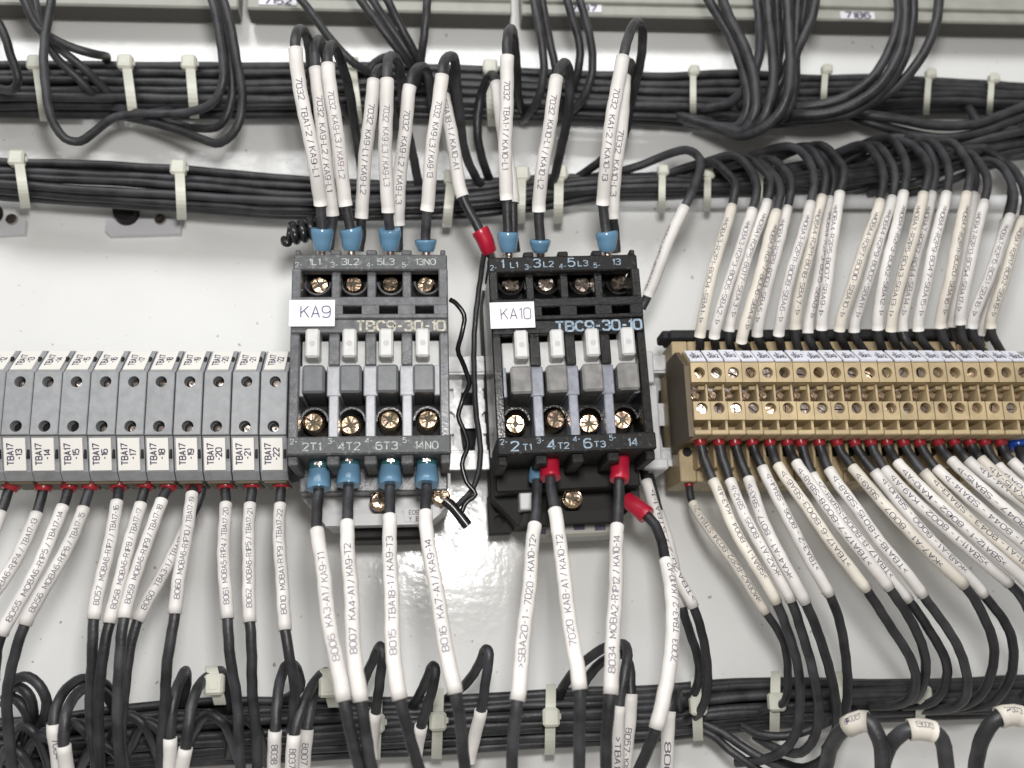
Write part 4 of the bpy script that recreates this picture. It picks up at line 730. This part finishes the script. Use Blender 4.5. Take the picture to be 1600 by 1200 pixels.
# ------------------------------------------------------------------ loose wires dropping from the top
g6 = 'loose black wires hanging from the top edge'
DROP = [
 [(-20, 10, 34), (2, 45, 34), (18, 90, 32), (29, 122, 30), (20, 140, 26), (-10, 136, 22), (-60, 130, 20)],
 [(18, -40, 40), (40, 5, 40), (62, 45, 38), (105, 72, 36), (145, 84, 33), (162, 87, 26), (166, 92, 14), (160, 110, 8)],
 [(30, -30, 34), (60, 40, 33), (95, 78, 30), (130, 105, 26), (160, 135, 20), (185, 160, 14)],
 [(50, -30, 30), (66, 50, 30), (88, 90, 27), (120, 120, 24), (150, 150, 18)],
 [(86, -40, 42), (78, 10, 42), (70, 70, 41), (70, 130, 40), (80, 185, 38), (103, 217, 36), (125, 221, 34), (150, 203, 31), (180, 183, 27), (230, 178, 22), (270, 172, 14)],
 [(318, -40, 40), (336, 20, 40), (347, 80, 38), (346, 135, 35), (330, 163, 31), (295, 175, 27), (230, 177, 22), (180, 168, 15)],
 [(338, -40, 44), (355, 20, 44), (370, 90, 42), (378, 150, 40), (370, 200, 37), (345, 223, 34), (318, 219, 30), (270, 200, 24), (200, 184, 16)],
 [(332, -40, 37), (348, 30, 37), (360, 90, 35), (362, 150, 31), (345, 195, 27), (310, 200, 22), (240, 186, 15)],
 [(452, -20, 34), (478, 10, 34), (518, 62, 32), (555, 100, 28), (585, 116, 22), (630, 125, 15)],
 [(548, -25, 36), (572, 12, 36), (608, 60, 33), (640, 98, 27), (662, 125, 18)],
 [(570, -20, 34), (592, 15, 34), (622, 60, 31), (650, 100, 26), (668, 130, 17)],
 [(592, -25, 40), (612, 15, 39), (638, 62, 35), (658, 100, 29), (672, 140, 18)],
 [(670, -30, 44), (667, 20, 43), (660, 70, 38), (656, 105, 30), (650, 140, 18)],
 [(570, 120, 16), (585, 98, 18), (610, 88, 20), (640, 95, 20), (665, 115, 16)],
 [(828, -30, 38), (835, 10, 38), (846, 60, 36), (850, 105, 32), (842, 150, 26), (825, 180, 17)],
 [(842, -30, 34), (850, 20, 34), (862, 75, 31), (870, 120, 26), (868, 165, 17)],
 [(880, -30, 40), (892, 20, 40), (905, 70, 37), (903, 110, 33), (890, 150, 25), (870, 180, 16)],
 [(898, -30, 36), (912, 20, 36), (924, 75, 34), (924, 120, 31), (908, 160, 25), (880, 180, 16)],
 [(1092, -30, 40), (1112, 10, 40), (1145, 65, 38), (1165, 125, 36), (1168, 165, 34), (1155, 195, 30), (1125, 198, 24), (1060, 180, 16)],
 [(1118, -30, 44), (1135, 15, 44), (1162, 70, 42), (1180, 130, 40), (1180, 175, 38), (1160, 205, 33), (1130, 200, 26), (1070, 185, 17)],
 [(1180, -30, 38), (1186, 30, 38), (1186, 90, 35), (1170, 130, 31), (1140, 160, 24), (1090, 170, 16)],
 [(1195, -30, 46), (1202, 30, 46), (1208, 90, 44), (1205, 150, 42), (1190, 190, 38), (1150, 206, 30), (1090, 192, 18)],
 [(1212, -30, 40), (1216, 40, 40), (1214, 100, 38), (1200, 150, 34), (1170, 180, 27), (1110, 178, 16)],
 [(1228, -30, 48), (1232, 40, 48), (1236, 100, 47), (1230, 150, 45), (1205, 190, 40), (1165, 212, 33), (1120, 200, 22)],
 [(1248, -30, 44), (1244, 30, 44), (1243, 90, 43), (1240, 140, 40), (1225, 180, 36), (1185, 200, 28), (1130, 190, 17)],
 [(1262, -30, 40), (1254, 30, 40), (1236, 85, 38), (1218, 130, 35), (1190, 160, 28), (1150, 165, 17)],
 [(1278, -30, 46), (1268, 25, 46), (1246, 80, 44), (1226, 135, 40), (1205, 170, 33), (1160, 180, 20)],
 [(1400, -30, 40), (1404, 25, 40), (1392, 75, 38), (1362, 122, 36), (1310, 156, 33), (1250, 168, 28), (1200, 166, 18)],
 [(1412, -30, 44), (1414, 30, 44), (1402, 90, 42), (1368, 140, 40), (1310, 172, 36), (1240, 180, 30), (1180, 172, 18)],
 [(1426, -30, 42), (1425, 30, 42), (1412, 95, 40), (1380, 140, 37), (1325, 178, 33), (1255, 188, 28), (1190, 182, 17)],
 [(1468, -30, 42), (1464, 30, 42), (1442, 85, 40), (1405, 132, 37), (1355, 165, 32), (1300, 180, 25), (1230, 186, 15)],
 [(1280, 160, 6), (1340, 176, 20), (1400, 186, 23), (1460, 196, 24), (1520, 194, 24), (1575, 176, 24), (1640, 150, 22)],
 [(1285, 168, 5), (1350, 190, 18), (1410, 205, 20), (1470, 216, 22), (1530, 208, 23), (1580, 190, 23), (1640, 168, 22)],
 [(1380, 240, 6), (1440, 226, 18), (1490, 228, 20), (1540, 218, 22), (1590, 206, 23), (1650, 196, 22)],
 [(1495, 140, 5), (1515, 172, 16), (1530, 190, 20), (1560, 200, 22), (1600, 204, 22), (1650, 210, 20)],
 [(1250, 292, 6), (1320, 290, 12), (1370, 272, 14), (1420, 258, 16), (1480, 240, 18), (1540, 222, 20), (1600, 200, 22), (1650, 180, 20)],
 [(1250, 296, 5), (1330, 300, 10), (1390, 280, 12), (1450, 266, 14), (1510, 254, 16), (1570, 246, 18), (1640, 240, 18)],
 [(1160, 285, 6), (1230, 262, 14), (1300, 250, 16), (1360, 226, 20), (1400, 214, 22), (1440, 222, 24), (1470, 232, 24), (1540, 232, 22)]]
for k, pts in enumerate(DROP):
    lab = ['wire leaving the left edge in a short hook at the top left', 'wire bending away with a rounded end at the top left', 'slanting wire running into the upper bundle at the top left', 'short steep wire between two loops at the top left', 'wire hanging in a deep loop below the upper bundle at the top left',
           'inner wire of the loop around the third upper tie', 'outer wire of the loop dipping below the upper bundle left of the grey contactor', 'middle wire of the loop dipping below the upper bundle left of the grey contactor', 'long slanting wire above the first grey contactor wires',
           'lowest of three parallel slanting wires above the grey contactor', 'middle of three parallel slanting wires above the grey contactor', 'rightmost of three parallel slanting wires above the grey contactor', 'nearly upright wire meeting three slanting wires above the grey contactor', 'short arched wire on the upper bundle above the grey contactor',
           'first wire from the left hanging above the black contactor', 'second wire from the left hanging above the black contactor', 'third wire from the left hanging above the black contactor', 'fourth wire from the left hanging above the black contactor'][k] if k < 18 else \
          (f'{NUM[k - 18]} wire from the left in the dark hanging cluster right of the black contactor' if k < 27 else f'{NUM[k - 27]} wire from the left in the curved group near the upper right corner' if k < 31 else f'{NUM[k - 31]} from the top of the wires running off the right edge between the bundles')
    (xa, ya_, da_), (xb, yb_, db_) = pts[-2], pts[-1]
    if k < 31: pts = pts + [(xb + (xb - xa) * .6, yb_ + (yb_ - ya_) * .3, 6)]
    wire(pts, lab, g6 if k < 31 else 'loose wires at the right edge', r=1.4 if k < 18 else 1.7)
# ------------------------------------------------------------------ loops at the bottom
g7 = 'black wire loops at the bottom'
LOOP = [
 ([(12, 1085, 30), (22, 1064, 34), (45, 1058, 36), (66, 1078, 36), (72, 1105, 32), (62, 1130, 24), (30, 1150, 16)], None, 'outer of three nested wire arcs at the lower left corner'),
 ([(8, 1090, 28), (24, 1073, 32), (42, 1083, 34), (52, 1108, 30), (48, 1128, 22), (20, 1145, 14)], None, 'middle of three nested wire arcs at the lower left corner'),
 ([(6, 1100, 26), (22, 1092, 30), (38, 1108, 30), (46, 1135, 24), (40, 1160, 16)], None, 'inner of three nested wire arcs at the lower left corner'),
 ([(96, 1225, 40), (90, 1180, 42), (83, 1131, 44), (92, 1095, 42), (112, 1070, 36), (135, 1060, 28), (165, 1070, 22), (180, 1100, 14)], (0, 2), 'loop with a white sleeve, left of two nested ones at the lower left'),
 ([(108, 1230, 42), (104, 1195, 44), (100, 1164, 46), (103, 1120, 46), (115, 1090, 40), (136, 1074, 32), (165, 1082, 22), (182, 1115, 14)], (0, 2), 'loop with a white sleeve, right of two nested ones at the lower left'),
 ([(262, 1230, 42), (265, 1190, 44), (267, 1152, 46), (272, 1090, 46), (281, 1062, 42), (290, 1048, 34), (292, 1062, 24), (284, 1100, 14)], (0, 2), 'narrow upright loop with a white sleeve below the TBA17-19 wire'),
 ([(280, 1235, 46), (285, 1200, 48), (289, 1168, 50), (298, 1110, 50), (310, 1075, 46), (326, 1056, 38), (345, 1048, 30), (356, 1070, 22), (358, 1110, 14)], (0, 2), 'wide loop with a white sleeve under a clear tie head, lower left'),
 ([(428, 1230, 42), (429, 1185, 44), (430, 1142, 46), (434, 1080, 44), (446, 1042, 38), (460, 1040, 30), (468, 1075, 22), (440, 1095, 14)], (0, 2), 'loop with a white sleeve crossing the TBA17-22 wire'),
 ([(455, 1235, 46), (456, 1190, 48), (459, 1148, 50), (476, 1098, 48), (493, 1064, 42), (505, 1052, 32), (514, 1062, 24), (518, 1100, 14)], (0, 2), 'loop with a white sleeve under a clear tie head below the grey contactor'),
 ([(473, 1235, 38), (476, 1190, 39), (480, 1140, 40), (488, 1090, 38), (500, 1062, 32), (510, 1050, 26), (520, 1070, 18), (522, 1110, 11)], (0, 2), 'loop with a white sleeve just right of the TBA17-22 wire end'),
 ([(580, 1185, 26), (582, 1150, 28), (586, 1112, 32), (594, 1062, 36), (599, 1020, 38), (594, 1010, 36), (582, 1032, 30), (570, 1062, 22), (560, 1095, 12)], (0, 2), 'tall loop between the KA4-A1 and TBA18-1 wires'),
 ([(648, 1185, 26), (652, 1162, 28), (658, 1134, 32), (674, 1085, 36), (681, 1050, 38), (677, 1040, 36), (666, 1062, 30), (652, 1092, 18), (640, 1110, 10)], (0, 2), 'tall loop between the TBA18-1 and KA7-A1 wires'),
 ([(733, 1190, 26), (740, 1155, 28), (751, 1110, 32), (760, 1060, 36), (765, 1022, 38), (760, 1014, 36), (748, 1038, 30), (726, 1070, 20), (700, 1092, 10)], (0, 2), 'tall loop right of the KA7-A1 wire'),
 ([(962, 1230, 40), (965, 1170, 44), (968, 1102, 46), (976, 1050, 46), (980, 1015, 42), (970, 1006, 36), (940, 1014, 30), (905, 1040, 24), (880, 1075, 16), (870, 1100, 9)], (0, 2), 'front loop with a printed sleeve right of the MOBA2 wire'),
 ([(976, 1230, 34), (980, 1160, 36), (986, 1084, 38), (984, 1040, 36), (972, 1022, 32), (940, 1034, 26), (918, 1060, 20), (905, 1090, 10)], (0, 2), 'rear loop with a sleeve right of the MOBA2 wire'),
 ([(1040, 1240, 42), (1043, 1170, 46), (1047, 1110, 48), (1052, 1090, 46), (1056, 1078, 38), (1060, 1090, 26), (1064, 1110, 14)], (0, 2), 'short sleeved wire hanging below the TBA3-2 sleeve')]
for q, (x, y, w, h) in enumerate(((40, 1150, 46, 26), (70, 1168, 60, 30), (120, 1150, 50, 34), (205, 1135, 55, 30), (235, 1150, 60, 36), (330, 1130, 50, 24), (20, 1185, 50, 26), (160, 1180, 60, 30), (385, 1140, 40, 30))):
    LOOP.append(([(x - w * .7, y + 40, 12), (x - w * .5, y + 12, 20), (x - w * .1, y - h * .6, 27), (x + w * .3, y - h * .2, 28), (x + w * .6, y + 22, 22), (x + w * .8, y + 52, 12)], None, f'{NUM[q]} low arc from the left in the wire tangle at the lower left'))
LTX = {3: '7004', 7: '8038', 8: '8037', 9: '8007', 13: '>TBA17-1', 14: '8057-1984', 15: '8062'}
for k, (pts, sl, lab) in enumerate(LOOP):
    wire(pts, lab, g7, r=1.45, rs=1.85, sl=sl, text=LTX.get(k) if sl else None, tr=(.2, .55) if k < 10 else (.35, .9), th=1.6)
g8 = 'thick black loops with white bands at the lower right'
for pts, sl, lab, tx in (([(1372, 1250, 70), (1380, 1195, 72), (1375, 1158, 73), (1356, 1128, 72), (1322, 1136, 68), (1300, 1165, 60), (1285, 1215, 50)], (3, 4), 'leftmost thick black loop with a white band, lower right', '8006'),
        ([(1474, 1260, 66), (1480, 1200, 70), (1470, 1155, 72), (1457, 1143, 73), (1420, 1140, 73), (1398, 1156, 70), (1380, 1195, 64), (1376, 1260, 56)], (3, 4), 'middle thick black loop with a white band, lower right', '8006'),
        ([(1640, 1240, 70), (1625, 1150, 72), (1597, 1119, 73), (1560, 1121, 73), (1538, 1145, 70), (1526, 1190, 64), (1526, 1260, 56)], (2, 3), 'rightmost thick black loop with a white band, lower right', '7003')):
    wire(pts, lab, g8, r=2.0, rs=2.75, sl=sl, text=tx, tr=(.25, .75), th=1.4, smat='sleeve_old', ang=.5)
for pts, lab in (([(1100, 1130, 14), (1130, 1145, 16), (1165, 1170, 20), (1210, 1195, 22), (1260, 1215, 22)], 'upper of two thin wires slanting away below the bottom bundle'), ([(1090, 1138, 14), (1115, 1150, 15), (1140, 1172, 18), (1180, 1200, 20), (1220, 1225, 20)], 'lower of two thin wires slanting away below the bottom bundle'), ([(1160, 1135, 16), (1185, 1148, 20), (1230, 1150, 24), (1275, 1136, 26), (1310, 1120, 22), (1340, 1112, 14)], 'wire crossing between the loops under the beige terminal wires')):
    wire(pts, lab, 'loose wires below the bottom bundle', r=1.3)
# ------------------------------------------------------------------ thin leads beside the grey contactor
wire([(703, 468, 55), (712, 474, 54), (724, 492, 53), (722, 520, 52), (716, 545, 50), (726, 572, 46), (733, 598, 44), (722, 625, 42), (716, 650, 42), (726, 675, 42), (732, 695, 42), (722, 725, 42), (728, 752, 42), (742, 772, 42), (728, 786, 42), (722, 800, 42)], 'thin shiny black lead winding down beside the grey contactor', None, r=.72, m='wire2', name='lead', cat='lead')
st = MB(); sp_, _ = catmull([P(694, 781, 46), P(705, 790, 46), P(716, 803, 46), P(731, 822, 46)]); sweep(st, sp_, [1.5 + .5 * math.sin(i) * .1 for i in range(len(sp_))], 12); o = st.build('lead_stub', 'wire2', None, sp_[0]); tag(o, 'short black capped stub at the lower right of the grey contactor', 'lead')
wire([(757, 392, 42), (754, 410, 40), (748, 450, 36), (742, 520, 32), (740, 580, 32), (744, 640, 34), (750, 690, 36), (748, 730, 38), (738, 765, 40), (716, 790, 42)], 'thin dark grey lead running down from the tilted red lug', None, r=.85, name='lead', cat='lead', m='wire')
hp = [P(444, 374, 44), P(446, 380, 47)] + [P(450 + 2.1 * t, 366 - .45 * t + 14 * math.sin(t + 1.5), 47 + 3.2 * math.cos(t + 1.5)) for t in [k * .42 for k in range(64)]]
hp, _ = catmull(hp, 1.0); cb = MB(); sweep(cb, hp, 1.15, 10); o = cb.build('coiled_lead', 'wire2', None, hp[0]); tag(o, 'shiny black coiled lead on the upper left corner of the grey contactor', 'coiled lead')
# ------------------------------------------------------------------ devices along the top edge
def top_module(px0, px1, py0, py1, lab, num=None, npx=None):
    a, b = P(px0, py0 - 3, 12), P(px1, py1 - 3, 12); z = (a.z + b.z) / 2
    o = thing('device', (a.x, 0, z), lab, 'device', 'devices along the top edge')
    m = MB(); m.box(a.x, b.x, 3, 12, z, z + 26, .6); m.build('housing', 'topmod', o)
    m = MB(); m.box(a.x + .3, b.x - .3, 3.5, 11.4, z - .5, z + 1, .2); m.build('underside_shade', 'topshade', o)  # slab coloured dark to paint the shaded bottom face
    m = MB(); m.box(a.x + .3, b.x - .3, 11.6, 13.4, z + 4.6, z + 8, .4); m.build('ridge', 'topmod', o)
    if num:
        c = P(npx[0], npx[1], 12.3); m = MB(); m.box(c.x - 6.6, c.x + 6.6, 12.02, 12.4, c.z - 1.5, c.z + 1.5, .05); lo = m.build('number_label', 'paper', o)
        t = MB(); flat_text(t, num, (c.x, -12.45, c.z), (1, 0, 0), (0, 0, 1), 2.3, 11.4, 1.4, 'c', .22); t.build('lettering', 'ink', lo)
top_module(-80, 372, 8, 14, 'pale olive device cut by the top left corner'); top_module(385, 800, 16, 24, 'pale olive device above the grey contactor with label 7152', '7152', (434, 2)); top_module(815, 1255, 26, 33, 'pale olive device above the black contactor with label 7187', '7187', (912, 13)); top_module(1272, 1690, 35, 40, 'pale olive device at the top right with label 7186', '7186', (1340, 24))
